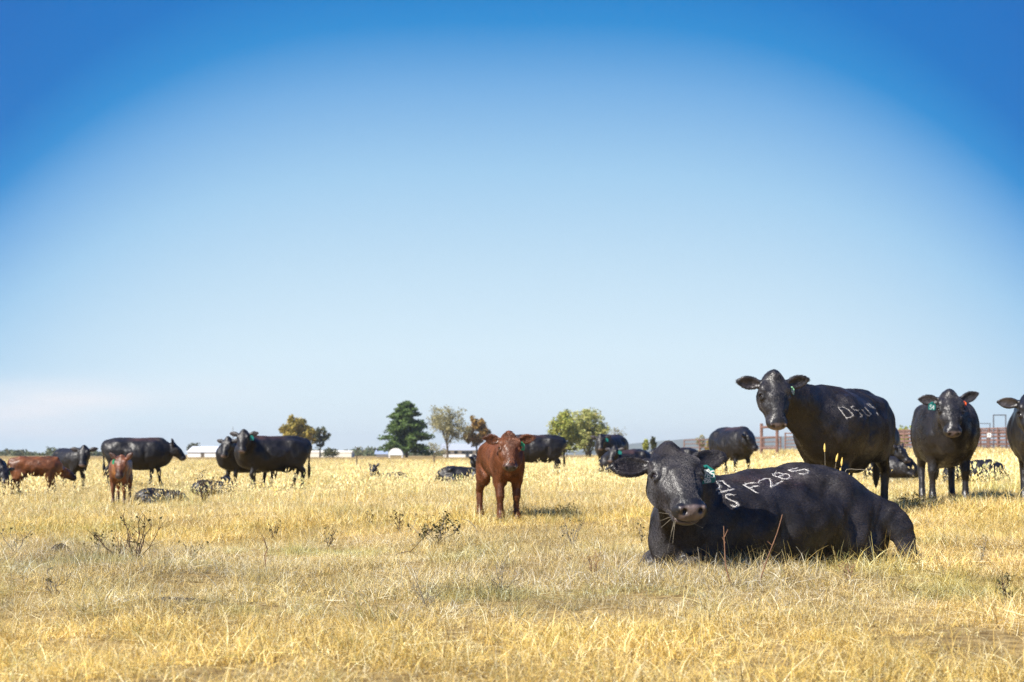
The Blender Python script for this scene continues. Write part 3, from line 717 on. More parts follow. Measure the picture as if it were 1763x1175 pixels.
# ------------------------------------------------------------------ ground, grass, hills
FUR = True
def ground_mat():
    m, n, l, b = new_mat('dry_field')
    g = n.new('ShaderNodeNewGeometry')
    def noise(scale, detail):
        t = n.new('ShaderNodeTexNoise'); t.inputs['Scale'].default_value = scale; t.inputs['Detail'].default_value = detail; l.new(g.outputs['Position'], t.inputs['Vector']); return t
    big, mid, fin = noise(.03, 4), noise(.5, 5), noise(14, 7)
    r = n.new('ShaderNodeValToRGB'); l.new(mid.outputs[0], r.inputs[0])
    r.color_ramp.elements[0].position = .3; r.color_ramp.elements[0].color = (.20, .165, .085, 1); r.color_ramp.elements[1].position = .7; r.color_ramp.elements[1].color = (.40, .33, .17, 1)
    r2 = n.new('ShaderNodeValToRGB'); l.new(big.outputs[0], r2.inputs[0])
    r2.color_ramp.elements[0].position = .35; r2.color_ramp.elements[0].color = (1.0, .86, .72, 1); r2.color_ramp.elements[1].position = .65; r2.color_ramp.elements[1].color = (1.12, 1.0, .92, 1)
    r3 = n.new('ShaderNodeValToRGB'); l.new(fin.outputs[0], r3.inputs[0])
    r3.color_ramp.elements[0].position = .3; r3.color_ramp.elements[0].color = (.45, .4, .33, 1); r3.color_ramp.elements[1].position = .62; r3.color_ramp.elements[1].color = (1.1, 1.1, 1.05, 1)
    a = n.new('ShaderNodeMix'); a.data_type = 'RGBA'; a.blend_type = 'MULTIPLY'; a.inputs[0].default_value = 1; l.new(r.outputs[0], a.inputs[6]); l.new(r2.outputs[0], a.inputs[7])
    c = n.new('ShaderNodeMix'); c.data_type = 'RGBA'; c.blend_type = 'MULTIPLY'; c.inputs[0].default_value = 1; l.new(a.outputs[2], c.inputs[6]); l.new(r3.outputs[0], c.inputs[7])
    l.new(c.outputs[2], b.inputs['Base Color']); b.inputs['Roughness'].default_value = .95; b.inputs['Specular IOR Level'].default_value = .1
    bp = n.new('ShaderNodeBump'); bp.inputs['Strength'].default_value = .6; bp.inputs['Distance'].default_value = .05; l.new(fin.outputs[0], bp.inputs['Height']); l.new(bp.outputs[0], b.inputs['Normal'])
    return m
u = np.linspace(-1, 1, 281); xs = np.sinh(u * 9.2) / np.sinh(9.2) * 6000
v = np.linspace(-.86, 1, 330); ys = 9 + np.sinh(v * 9.0) / np.sinh(9.0) * 7000
X, Y = np.meshgrid(xs, ys, indexing='ij'); Z = gz(X, Y)
ix = np.arange(X.size).reshape(X.shape)
gF = np.stack([ix[:-1, :-1], ix[1:, :-1], ix[1:, 1:], ix[:-1, 1:]], -1).reshape(-1, 4)
tag(mesh_obj('ground', np.stack([X, Y, Z], -1).reshape(-1, 3), gF, ground_mat(), smooth=True), 'dry golden pasture ground', kind='structure')

def blade_mat(name, transl=.3):
    m, n, l, b = new_mat(name)
    at = n.new('ShaderNodeAttribute'); at.attribute_name = 'blade'
    ti = n.new('ShaderNodeAttribute'); ti.attribute_name = 'tint'; ti.attribute_type = 'INSTANCER'
    mx = n.new('ShaderNodeMix'); mx.data_type = 'RGBA'; mx.blend_type = 'MULTIPLY'; mx.inputs[0].default_value = 1
    l.new(at.outputs['Color'], mx.inputs[6]); l.new(ti.outputs['Color'], mx.inputs[7])
    l.new(mx.outputs[2], b.inputs['Base Color']); b.inputs['Roughness'].default_value = .55; b.inputs['Specular IOR Level'].default_value = .3
    tr = n.new('ShaderNodeBsdfTranslucent'); l.new(mx.outputs[2], tr.inputs[0])
    ms = n.new('ShaderNodeMixShader'); ms.inputs[0].default_value = transl
    l.new(b.outputs[0], ms.inputs[1]); l.new(tr.outputs[0], ms.inputs[2]); l.new(ms.outputs[0], n['Material Output'].inputs[0])
    return m
M_BLADE = blade_mat('grass_blade')
PAL = np.array([(.66, .48, .17), (.76, .60, .29), (.60, .42, .13), (.90, .82, .60), (.46, .31, .10), (.20, .13, .055), (.34, .32, .11), (.74, .58, .24)]) * .93
PALW = np.array([.20, .2, .12, .19, .08, .08, .05, .08])

def tuft(name, nb, rad, hmin, hmax, wid, lean, seg=3, seeds=0, seed=0, curl=1.0, flop=.25):
    r = np.random.default_rng(seed)
    vs_, fs, cs = [], [], []
    for i in range(nb):
        a = r.uniform(0, 2 * math.pi); rr = rad * math.sqrt(r.random())
        p = np.array([rr * math.cos(a), rr * math.sin(a), -.02])
        h = r.uniform(hmin, hmax); az = r.uniform(0, 2 * math.pi)
        ln = abs(r.normal(0, lean)) + (1.1 if r.random() < flop else 0)
        d = np.array([math.cos(az) * math.sin(min(ln, 1.4)), math.sin(az) * math.sin(min(ln, 1.4)), math.cos(min(ln, 1.4))])
        sd = np.array([math.sin(az + r.normal(0, .6)), -math.cos(az + r.normal(0, .6)), r.normal(0, .3)]); sd /= np.linalg.norm(sd)
        w = wid * r.uniform(.6, 1.3)
        col = PAL[r.choice(len(PAL), p=PALW)] * r.uniform(.8, 1.15)
        k = len(vs_)
        bend = np.array([r.normal(0, .5), r.normal(0, .5), -.35]) * curl
        for j in range(seg + 1):
            t = j / seg
            ww = w * (1 - t * .85)
            vs_ += [p - sd * ww / 2, p + sd * ww / 2]; cs += [col, col]
            d = d + bend * (1.0 / seg); d /= np.linalg.norm(d)
            p = p + d * h / seg; p[2] = max(p[2], .005)
        for j in range(seg): fs.append((k + 2 * j, k + 2 * j + 1, k + 2 * j + 3, k + 2 * j + 2))
        if seeds and r.random() < seeds:        # bristly seed head at the tip
            sc_ = np.array([.82, .71, .48]) * r.uniform(.85, 1.15)
            for q in range(3):
                o_ = np.array([r.normal(), r.normal(), r.normal() * .3]); o_ /= np.linalg.norm(o_)
                k = len(vs_); L = h * .16; W = wid * 1.5
                vs_ += [p - d * L * .3, p + o_ * W + d * L * .3, p + d * L, p - o_ * W + d * L * .3]; cs += [sc_] * 4; fs.append((k, k + 1, k + 2, k + 3))
    me = bpy.data.meshes.new(name); me.from_pydata([tuple(q) for q in vs_], [], fs); me.update()
    ca = me.color_attributes.new('blade', 'FLOAT_COLOR', 'POINT')
    ca.data.foreach_set('color', np.concatenate([np.array(cs), np.ones((len(cs), 1))], 1).astype(np.float32).ravel())
    me.materials.append(M_BLADE)
    return bpy.data.objects.new(name, me)

def scatter(name, label, protos, pts, idx, rot, scl, tint):
    col = bpy.data.collections.new(name + '_source')
    for i, o in enumerate(protos):
        o.name = '%s_source_%02d' % (name, i); col.objects.link(o)
    me = bpy.data.meshes.new(name); me.vertices.add(len(pts)); me.vertices.foreach_set('co', pts.astype(np.float32).ravel())
    def at(nm, ty, key, arr): me.attributes.new(nm, ty, 'POINT').data.foreach_set(key, arr.ravel())
    at('idx', 'INT', 'value', idx.astype(np.int32)); at('scl', 'FLOAT_VECTOR', 'vector', scl.astype(np.float32)); at('rot', 'FLOAT_VECTOR', 'vector', rot.astype(np.float32))
    at('tint', 'FLOAT_COLOR', 'color', np.concatenate([tint, np.ones((len(tint), 1))], 1).astype(np.float32))
    ng = bpy.data.node_groups.new(name, 'GeometryNodeTree')
    ng.interface.new_socket('Geometry', in_out='INPUT', socket_type='NodeSocketGeometry'); ng.interface.new_socket('Geometry', in_out='OUTPUT', socket_type='NodeSocketGeometry')
    N, L = ng.nodes, ng.links
    gi, go = N.new('NodeGroupInput'), N.new('NodeGroupOutput')
    ci = N.new('GeometryNodeCollectionInfo'); ci.inputs[0].default_value = col; ci.inputs[1].default_value = True; ci.inputs[2].default_value = True
    ip = N.new('GeometryNodeInstanceOnPoints'); ip.inputs['Pick Instance'].default_value = True
    def na(nm, ty):
        a = N.new('GeometryNodeInputNamedAttribute'); a.data_type = ty; a.inputs[0].default_value = nm; return a.outputs[0]
    mp = N.new('GeometryNodeMeshToPoints')
    L.new(gi.outputs[0], mp.inputs[0]); L.new(mp.outputs[0], ip.inputs['Points']); L.new(ci.outputs[0], ip.inputs['Instance'])
    L.new(na('idx', 'INT'), ip.inputs['Instance Index']); L.new(na('scl', 'FLOAT_VECTOR'), ip.inputs['Scale'])
    er = N.new('FunctionNodeEulerToRotation'); L.new(na('rot', 'FLOAT_VECTOR'), er.inputs[0]); L.new(er.outputs[0], ip.inputs['Rotation'])
    L.new(ip.outputs[0], go.inputs[0])
    o = link(bpy.data.objects.new(name, me))
    md = o.modifiers.new('scatter', 'NODES'); md.node_group = ng
    return tag(o, label, kind='stuff')

def vnoise(x, y, s, seed=0):
    """smooth value noise 0..1"""
    x = x / s + 31.7 * seed; y = y / s + 17.3 * seed
    xi, yi = np.floor(x), np.floor(y); fx, fy = x - xi, y - yi; fx = fx * fx * (3 - 2 * fx); fy = fy * fy * (3 - 2 * fy)
    h = lambda a, b: np.modf(np.abs(np.sin(a * 127.1 + b * 311.7 + seed * 7.7) * 43758.5453))[0]
    return (h(xi, yi) * (1 - fx) + h(xi + 1, yi) * fx) * (1 - fy) + (h(xi, yi + 1) * (1 - fx) + h(xi + 1, yi + 1) * fx) * fy

def field_points(d0, d1, dens, margin):
    area_w = lambda d: .36 * d + margin
    n = int(dens * (d1 - d0) * (area_w(d0) + area_w(d1)))
    y = np.sqrt(rng.random(n)) if False else rng.random(n)
    # uniform over the trapezoid by rejection
    y = d0 + y * (d1 - d0); x = rng.uniform(-1, 1, n) * area_w(d1)
    k = np.abs(x) < area_w(y)
    x, y = x[k], y[k]
    return x, y
def off_animals(x, y, shrink, press_list=None):
    """grass is pressed flat under the animals that lie down"""
    keep = np.ones(len(x), bool)
    for (cx_, cy_, ps, a, b) in (PRESSED if press_list is None else press_list):
        c, s = math.cos(math.radians(ps)), math.sin(math.radians(ps))
        u_ = (x - cx_) * c + (y - cy_) * s; w_ = -(x - cx_) * s + (y - cy_) * c
        keep &= (u_ / (a * shrink)) ** 2 + (w_ / (b * shrink)) ** 2 > 1
    return keep
PRESSED = [(1.70, 9.65, 213, .80, .36), (-1.665, 6.9, 0, .14, .09)]  # second ellipse clears grass for the added dark hollow patch

def tint_of(x, y):
    n1 = vnoise(x, y, 1.6, 1); n2 = vnoise(x, y, .45, 2); n3 = vnoise(x, y, 5.0, 3)
    sm = lambda t: np.clip(t, 0, 1) ** 2 * (3 - 2 * np.clip(t, 0, 1))
    # weathered grey-white thatch between about six and twelve metres, strongest in the middle of the field
    grey = sm((y - 5.4 - .8 * n1) / 1.2) * sm((13.0 - y + 2 * n1) / 4.0) * sm((2.6 - x + 1.5 * n3) / 2.2) * (.45 + .55 * n2) + .25 * sm((n3 - .6) * 4)
    grey = np.clip(grey * .72, 0, 1)[:, None]
    gold = np.stack([1.14 + .2 * n2, 1.11 + .2 * n2, .82 + .3 * n1], 1) * (.86 + .22 * n3)[:, None]
    pale = np.stack([.92 + .1 * n1, 1.04 + .1 * n1, 1.32 + .2 * n1], 1) * (.80 + .25 * n2)[:, None]
    t = gold * (1 - grey) + pale * grey
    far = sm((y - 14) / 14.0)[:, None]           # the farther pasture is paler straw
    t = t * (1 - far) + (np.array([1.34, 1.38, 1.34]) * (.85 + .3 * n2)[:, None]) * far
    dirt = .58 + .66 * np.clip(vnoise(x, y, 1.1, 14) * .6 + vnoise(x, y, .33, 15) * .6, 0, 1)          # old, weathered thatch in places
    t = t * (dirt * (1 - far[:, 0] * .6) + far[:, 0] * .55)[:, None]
    green = (sm((vnoise(x, y, .9, 9) - .72) * 7) * .32)[:, None]
    t = t * (1 - green) + green * t * np.array([.55, .80, .45])
    return t

# tall stems are trampled round the calves that rest
TRAMPLED = PRESSED + [((px_ - CX) / F_PX * d_, d_ - .25, 0, .75, .7) for px_, d_ in ((368, 30.8), (276, 27.6), (672, 47), (797, 41), (1538, 27.8), (1676, 27), (1078, 41))]
def lay(name, label, protos, bands, scale_fn, tint_mul=(1, 1, 1), tilt=.12, press=1.0, press_list=None):
    X_, Y_ = [], []
    for d0, d1, dens, mg in bands:
        x, y = field_points(d0, d1, dens, mg); X_.append(x); Y_.append(y)
    x = np.concatenate(X_); y = np.concatenate(Y_)
    k = off_animals(x, y, press, press_list); x, y = x[k], y[k]
    s, keep = scale_fn(x, y); x, y, s = x[keep], y[keep], s[keep]
    n = len(x)
    s = s * rng.uniform(.75, 1.25, n)
    scl = np.stack([s, s, s * rng.uniform(.8, 1.2, n)], 1)
    rot = np.stack([rng.normal(0, tilt, n), rng.normal(0, tilt, n), rng.uniform(0, 6.283, n)], 1)
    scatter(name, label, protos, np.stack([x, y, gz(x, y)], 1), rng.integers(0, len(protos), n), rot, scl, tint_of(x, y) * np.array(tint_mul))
    return n

near_p = [tuft('t', 115, .15, .04, .15, .0031, .6, 4, seed=i, curl=1.9, flop=.5) for i in range(14)]
mid_p = [tuft('t', 60, .22, .06, .17, .0060, .55, 3, seed=30 + i, flop=.45, curl=1.4) for i in range(8)]
far_p = [tuft('t', 40, .55, .07, .20, .018, .5, 2, seed=60 + i, flop=.2) for i in range(6)]
def sc_near(x, y):
    n = vnoise(x, y, .7, 5); m = vnoise(x, y, .23, 6)
    s = .45 + .75 * n * n + .55 * m * m
    s = s + 1.0 * np.exp(-((x - (y - 8.9) * .9 - 1.75) / 1.0) ** 2 - ((y - 8.75 - .45 * (x - 1.2)) / .35) ** 2)        # rank grass along the lying cow
    hol = vnoise(x, y, .42, 12)
    return s, rng.random(len(x)) < (.26 + .95 * m) * np.clip((hol - .06) * 6, .40, 1)
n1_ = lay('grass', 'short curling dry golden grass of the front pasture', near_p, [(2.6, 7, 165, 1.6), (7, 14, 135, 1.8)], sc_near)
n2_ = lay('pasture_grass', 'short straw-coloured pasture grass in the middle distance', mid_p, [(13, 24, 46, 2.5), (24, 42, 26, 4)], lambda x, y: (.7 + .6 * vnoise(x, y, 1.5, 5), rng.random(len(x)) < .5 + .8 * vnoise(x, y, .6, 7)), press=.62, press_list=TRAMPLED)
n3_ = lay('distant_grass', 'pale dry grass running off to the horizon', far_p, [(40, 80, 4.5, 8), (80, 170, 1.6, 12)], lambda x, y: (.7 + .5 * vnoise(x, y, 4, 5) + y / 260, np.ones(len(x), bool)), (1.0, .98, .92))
# arching tussocks standing out of the short grass
tus_p = [tuft('t', 150, .10, .10, .25, .0034, .75, 4, seed=120 + i, curl=2.0, flop=.2) for i in range(8)]
n5_ = lay('bunch_grass', 'arching grey-green and straw tussocks among the short grass', tus_p, [(3.0, 14, 5.0, 1.8), (14, 26, 2.0, 2.5)], lambda x, y: (.45 + .75 * rng.random(len(x)) ** 1.5, rng.random(len(x)) < vnoise(x, y, 1.3, 21) * 1.3), (.80, .84, .78), tilt=.2)
# taller bunch grass with pale seed heads around and behind the herd
tall_p = [tuft('t', 30, .20, .18, .36, .007, .22, 3, seeds=.75, seed=90 + i, curl=.5, flop=.06) for i in range(8)]
def sc_tall(x, y):
    n = vnoise(x, y, 3.5, 8); m = vnoise(x, y, 1.0, 4)
    g = np.clip((y - 20) / 9.0, 0, 1)
    return (.55 + .55 * m) * (.8 + .3 * n), rng.random(len(x)) < np.clip((n - .28) * 2.2, .03, 1) * g * np.where((y > 55) & (x > 7), 0, 1)
n4_ = lay('tall_grass', 'tall tan bunch grass with pale seed heads around the herd', tall_p, [(19, 34, 7, 3), (34, 62, 4.5, 5), (62, 110, 1.2, 8)], sc_tall, (1.0, 1.0, .92), tilt=.08, press_list=TRAMPLED)

# far blue ridge behind the corral
hx_, hy_ = np.meshgrid(np.linspace(150, 5800, 180), np.linspace(5600, 7000, 12), indexing='ij')
pxr = hx_ / 6300 * F_PX + CX
env = np.clip((pxr - 985) / 230, 0, 1); env = env ** .7
prof = np.sin(np.clip((hy_ - 5600) / 900, 0, 1) * math.pi / 2)
hz_ = env * prof * (58 + 14 * np.sin(hx_ / 620 + .6) + 7 * np.sin(hx_ / 170) + 3 * np.sin(hx_ / 61 + hy_ / 90)) * 1.18 - 1.0
ix = np.arange(hx_.size).reshape(hx_.shape)
hF = np.stack([ix[:-1, :-1], ix[1:, :-1], ix[1:, 1:], ix[:-1, 1:]], -1).reshape(-1, 4)
tag(mesh_obj('hills', np.stack([hx_, hy_, hz_], -1).reshape(-1, 3), hF, simple_mat('wooded_ridge', (.075, .085, .05), .95, .4, .02, spec=.1), smooth=True), 'long low wooded ridge on the horizon behind the corral', kind='structure')
print('grass instances', n1_, n2_, n3_, n4_)
# ------------------------------------------------------------------ trees, buildings, corral
M_BARK = simple_mat('bark', (.10, .075, .05), .9, .3, 4)
L_GOLD = leaf_mat('leaves_gold', [(.16, .15, .04), (.36, .28, .06), (.46, .34, .07), (.22, .22, .06)])
L_DARK = leaf_mat('leaves_dark', [(0.046, 0.07, 0.039), (0.093, 0.101, 0.046), (0.139, 0.116, 0.046)])
L_PINE = leaf_mat('needles', [(.04, .075, .02), (.08, .135, .03), (.13, .19, .045), (.055, .095, .025)])
L_OLIVE = leaf_mat('leaves_olive', [(.20, .19, .10), (.30, .27, .13), (.38, .34, .17)])
L_RUST = leaf_mat('leaves_rust', [(0.248, 0.139, 0.031), (0.372, 0.217, 0.046), (0.155, 0.139, 0.039)])
L_LIME = leaf_mat('leaves_yellow_green', [(0.183, 0.238, 0.046), (0.329, 0.366, 0.073), (0.476, 0.439, 0.11), (0.129, 0.164, 0.037)])
L_PALE = leaf_mat('leaves_pale', [(0.312, 0.348, 0.11), (0.476, 0.476, 0.164), (0.219, 0.256, 0.073), (0.549, 0.458, 0.183)])
L_HEDGE = leaf_mat('leaves_far', [(0.054, 0.078, 0.031), (0.093, 0.116, 0.046), (0.155, 0.132, 0.07)])

def leaf_quads(centers, size, r, flat=0.0):
    n = len(centers)
    a = r.normal(size=(n, 3)); a[:, 2] *= (1 - flat); a /= np.linalg.norm(a, axis=1)[:, None]
    b = np.cross(a, r.normal(size=(n, 3))); b /= np.linalg.norm(b, axis=1)[:, None] + 1e-9
    s = size * r.uniform(.5, 1.3, n)[:, None]
    v = np.stack([centers - a * s, centers + b * s * .6, centers + a * s, centers - b * s * .6], 1).reshape(-1, 3)
    return v, np.arange(4 * n).reshape(-1, 4)

def tree(label, px0, px1, top, base, d, mat, kind='round', n=3200, seed=0, trunk=.12, group=None, crown_low=.2, name='tree', leaf=.44, cat='tree', holes=.0):
    r = np.random.default_rng(seed)
    s = d / F_PX
    root = PG((px0 + px1) / 2, d)
    zb = root[2]; H = P(0, top, d)[2] - zb; W = (px1 - px0) * s / 2
    o = empty(name, root); tag(o, label, cat, group)
    mb = MB()
    tr = max(.05, H * .022)
    lean = r.normal(0, .02, 2) * H
    tips = []
    if kind == 'conifer':
        mb.tube([(0, 0, -.1), (0, 0, H * .5), (0, 0, H * .97)], [tr * 1.3, tr * .8, tr * .1], 7)
        for i in range(54):
            t = crown_low + (1 - crown_low) * (i / 54) ** 1.1; z = H * t
            a = i * 2.4 + r.normal(0, .3); prof = (1 - t) ** .60 * (1.12 if t > .3 else .95)
            L = W * prof * r.uniform(.72, 1.12) + .15
            e = np.array([math.cos(a) * L, math.sin(a) * L, z + L * r.uniform(-.12, .22)])
            mb.tube([(0, 0, z - .2), tuple(e * .55 + np.array([0, 0, z * .45])), tuple(e)], [tr * .3, tr * .18, tr * .05], 4, False)
            for q in np.linspace(.35, 1, 5): tips.append((np.array([0, 0, z]) * (1 - q) + e * q, .21 * W * (1.25 - .5 * t)))
        tips.append((np.array([0, 0, H * .985]), .08 * W))
    else:
        fork = H * (crown_low + .06)
        mb.tube([(0, 0, -.1), (lean[0] * .3, lean[1] * .3, fork * .6), (lean[0], lean[1], fork)], [tr * 1.25, tr, tr * .85], 7)
        nb = 9 if kind != 'multi' else 12
        for i in range(nb):
            a = i * 2.4 + r.normal(0, .4); el_ = r.uniform(.35, 1.45)
            Rr = np.array([math.cos(a) * math.cos(el_) * W, math.sin(a) * math.cos(el_) * W, math.sin(el_) * (H - fork)]) * r.uniform(.7, .95)
            st = np.array([lean[0], lean[1], fork * r.uniform(.75, 1.0)]) if kind != 'multi' else np.array([r.normal(0, .12) * W, 0, 0])
            e = np.array([lean[0], lean[1], fork]) + Rr; m = (st + e) / 2 + np.array([0, 0, .10 * H * r.uniform(-.3, 1)])
            mb.tube([tuple(st), tuple(m), tuple(e)], [tr * .5, tr * .3, tr * .06], 5, False)
            for j in range(5 if kind != 'bare' else 12):
                q = r.uniform(.35, 1); p0 = st * (1 - q) ** 2 + 2 * m * q * (1 - q) + e * q * q
                e2 = p0 + (Rr / np.linalg.norm(Rr) * .8 + r.normal(0, .6, 3)) * W * r.uniform(.22, .42)
                e2[2] = min(max(e2[2], H * crown_low), H * .99); rr = math.hypot(e2[0], e2[1])
                if rr > W: e2[:2] *= W / rr
                mb.tube([tuple(p0), tuple((p0 + e2) / 2 + r.normal(0, .05, 3) * W), tuple(e2)], [tr * .16, tr * .10, tr * .04], 3, False)
                tips.append((e2, W * r.uniform(.14, .26)))
            tips.append((e, W * .25))
        # fill the crown's outer shell so that its outline is full but uneven
        cc = np.array([0, 0, H * (crown_low + 1) / 2]); rz = H * (1 - crown_low) / 2
        if kind != 'bare':
            for i in range(54 if kind != 'multi' else 70):
                v_ = r.normal(size=3); v_ /= np.linalg.norm(v_); v_ *= r.uniform(.45, .92)
                tips.append((cc + v_ * np.array([W * .88, W * .88, rz]), W * r.uniform(.13, .27)))
    mb.build('trunk', M_BARK, o)
    if holes: tips = [t for t in tips if r.random() > holes]
    pts = []
    per = max(6, n // len(tips))
    for c, rad in tips:
        q = r.normal(size=(per, 3)); q /= np.linalg.norm(q, axis=1)[:, None]; q *= (r.random(per) ** .45)[:, None] * rad
        if kind == 'conifer': q[:, 2] *= .55
        pts.append(c + q)
    pts = np.concatenate(pts)
    V_, F_ = leaf_quads(pts, leaf, r, .2)
    mesh_obj('crown', V_, F_, mat, o)
    return o
TG = 'trees by the farm buildings'
tree('round golden autumn tree rising behind the side-on black pair', 479, 541, 718, 787, 355, L_GOLD, n=7000, seed=1, group=TG, crown_low=.18)
tree('thin dark open tree just beside the golden tree', 535, 567, 730, 787, 362, L_DARK, n=700, seed=2, group=TG, crown_low=.3, holes=.45)
tree('big dark green conifer beside the white tank', 656, 744, 693, 787, 350, L_PINE, 'conifer', n=12000, seed=3, group=TG, crown_low=.13, leaf=.40, name='conifer_tree')
tree('half-bare olive-brown tree between the conifer and the house', 731, 810, 705, 787, 372, L_OLIVE, 'bare', n=4600, seed=4, group=TG, crown_low=.24, leaf=.26)
tree('small rust-gold tree beside the white house', 800, 843, 715, 787, 380, L_RUST, n=2600, seed=5, group=TG, crown_low=.22, holes=.15)
tree('yellow-green tree in front of its paler neighbour', 939, 1000, 708, 787, 300, L_LIME, 'multi', n=7000, seed=6, group=TG, crown_low=.05, leaf=.26)
tree('tall pale green tree above the standing tagged cow', 974, 1052, 698, 787, 312, L_PALE, 'multi', n=8000, seed=7, group=TG, crown_low=.06, leaf=.26)
tree('small grey leafless tree beside the pale green tree', 1046, 1080, 736, 787, 300, L_OLIVE, 'bare', n=170, seed=8, group=TG, crown_low=.2, leaf=.16)
tree('slim green sapling in front of the ridge', 1106, 1118, 755, 786, 210, L_LIME, n=260, seed=9, crown_low=.15, leaf=.2, group=TG)
tree('slightly taller dark green sapling in front of the ridge', 1119, 1131, 749, 786, 205, L_DARK, n=300, seed=10, crown_low=.15, leaf=.2, group=TG)
tree('yellow bush behind the pipe fence', 1214, 1232, 752, 785, 190, L_GOLD, n=420, seed=11, crown_low=.05, leaf=.2, name='bush', cat='bush')
tree('low olive bush behind the pipe fence beside the yellow one', 1228, 1243, 763, 785, 195, L_OLIVE, n=260, seed=12, crown_low=.02, leaf=.2, name='bush', cat='bush')
tree('bare thin tree behind the pipe fence', 1193, 1214, 745, 785, 230, L_OLIVE, 'bare', n=60, seed=13, crown_low=.2, leaf=.12, group=TG)
tree('green tree top showing over the corral beside the hidden cow', 1538, 1568, 735, 785, 190, L_LIME, n=900, seed=14, crown_low=.1, leaf=.24, group=TG)
tree('yellow-green tree showing over the corral by the tall gate frame', 1736, 1776, 726, 785, 190, L_GOLD, n=1200, seed=15, crown_low=.1, leaf=.24, group=TG)
tree('dark rounded bush in front of the low cream building', 552, 584, 774, 788, 340, L_DARK, n=700, seed=16, crown_low=.0, leaf=.25, name='bush', cat='bush')
tree('tree crown showing over the end of the white barn', 318, 346, 764, 787, 480, L_DARK, n=500, seed=17, crown_low=.2, leaf=.35, group=TG)
tree('tangled grey-brown thicket between conifer and house', 728, 772, 765, 788, 385, L_OLIVE, 'bare', n=600, seed=18, crown_low=.05, leaf=.22, name='bush', cat='bush')
# far-off woods, one mass
pts = []
r = np.random.default_rng(40)
for (p0, p1, hmax, dd) in [(-260, 60, 9, 760), (20, 50, 12, 700), (55, 200, 6, 820), (84, 106, 13, 660), (150, 200, 8, 700), (480, 700, 11, 800), (585, 665, 13, 700), (690, 960, 8, 820), (1040, 1200, 6, 700), (1290, 1345, 8, 300), (1200, 2100, 8, 900)]:
    for px in np.arange(p0, p1, 2.2):
        s = dd / F_PX; hh = 1.3 * hmax * (.45 + .55 * abs(math.sin(px * .13) * math.sin(px * .041 + 1))) * s
        c = PG(px, dd + r.uniform(-20, 20)); q = r.normal(size=(26, 3)) * np.array([2.2 * s, 3.0, hh * .28]); q[:, 2] = np.abs(q[:, 2] + hh * .45); q[:, 2] = np.minimum(q[:, 2], hh)
        pts.append(c + q)
V_, F_ = leaf_quads(np.concatenate(pts), .8, r)
tag(mesh_obj('treeline', V_, F_, L_HEDGE), 'far-off low line of woods along the horizon', kind='stuff')

# ---- buildings
M_WHITE = simple_mat('white_siding', (.80, .79, .76), .6, .06, 2)
M_METAL = simple_mat('pale_metal_roof', (.74, .76, .80), .4, .05, 1.5, spec=.5)
M_SHINGLE = simple_mat('grey_shingle', (.33, .36, .42), .8, .12, 3)
M_CREAM = simple_mat('cream_wall', (.70, .66, .56), .8, .08, 2)
M_GLASS = simple_mat('dark_window', (.03, .04, .06), .1, .2, 3, spec=.8)
M_BLUE = simple_mat('blue_grey_roof', (.28, .34, .46), .5, .1, 3)
M_RUSTP = simple_mat('rusty_red_pipe', (.17, .098, .078), .8, .35, 5)
M_RUSTD = simple_mat('dark_rusty_pipe', (.11, .065, .055), .8, .35, 5)
M_PIPEG = simple_mat('grey_steel_pipe', (.10, .11, .13), .5, .2, 5)
M_POST = simple_mat('weathered_post', (.11, .085, .06), .9, .3, 10)
def gable(label, name, px0, px1, ytop, yeave, ybase, d, wallm, roofm, depth, windows=0, doors=0, cat='building', over=.4, strip=False):
    s = d / F_PX; x0, x1 = (px0 - CX) * s, (px1 - CX) * s
    zb = float(gz((x0 + x1) / 2, d)); ze = P(0, yeave, d)[2] - zb; zt = P(0, ytop, d)[2] - zb
    o = empty(name, ((x0 + x1) / 2, d, zb)); tag(o, label, cat)
    w = (x1 - x0) / 2
    MB().add([(-w, 0, -.3), (w, 0, -.3), (w, depth, -.3), (-w, depth, -.3), (-w, 0, ze), (w, 0, ze), (w, depth, ze), (-w, depth, ze), (-w, depth / 2, zt - .05), (w, depth / 2, zt - .05)],
             [(0, 1, 5, 4), (2, 3, 7, 6), (1, 2, 6, 9, 5), (3, 0, 4, 8, 7)]).build('wall', wallm, o)
    dz = (zt - ze) / (depth / 2)
    for sgn, nm in ((1, 'a'), (-1, 'b')):
        ya, yb = (-over, depth / 2) if sgn == 1 else (depth + over, depth / 2)
        za, zb2 = ze - dz * over + .02, zt
        MB().add([(-w - over, ya, za), (w + over, ya, za), (w + over, yb, zb2), (-w - over, yb, zb2), (-w - over, ya, za - .14), (w + over, ya, za - .14), (w + over, yb, zb2 - .14), (-w - over, yb, zb2 - .14)],
                 [(0, 1, 2, 3), (4, 7, 6, 5), (0, 4, 5, 1), (1, 5, 6, 2), (2, 6, 7, 3), (3, 7, 4, 0)]).build('roof', roofm, o)
    for i in range(windows):
        xw = -w + 2 * w * (i + .7) / (windows + .4)
        f = MB().box(xw - .62, xw + .62, -.06, .0, ze * .36, ze * .84).build('window', M_WHITE, o)
        MB().box(xw - .52, xw + .52, -.085, -.06, ze * .40, ze * .80).build('pane', M_GLASS, f)
    for i in range(doors):
        xw = -w + 2 * w * (i + .5) / doors
        MB().box(xw - .5, xw + .5, -.07, .0, -.1, min(2.1, ze * .8)).build('door', M_GLASS if strip else M_POST, o)
    return o
gable('long white metal barn behind the side-on pair of cows', 'barn', 323, 476, 768.5, 778, 788, 430, M_WHITE, M_METAL, 16, doors=3, cat='barn', over=.3)
gable('low cream building beside the dark rounded bush', 'farm_building', 528, 605, 776, 779, 788, 420, M_CREAM, M_CREAM, 8, over=.1)
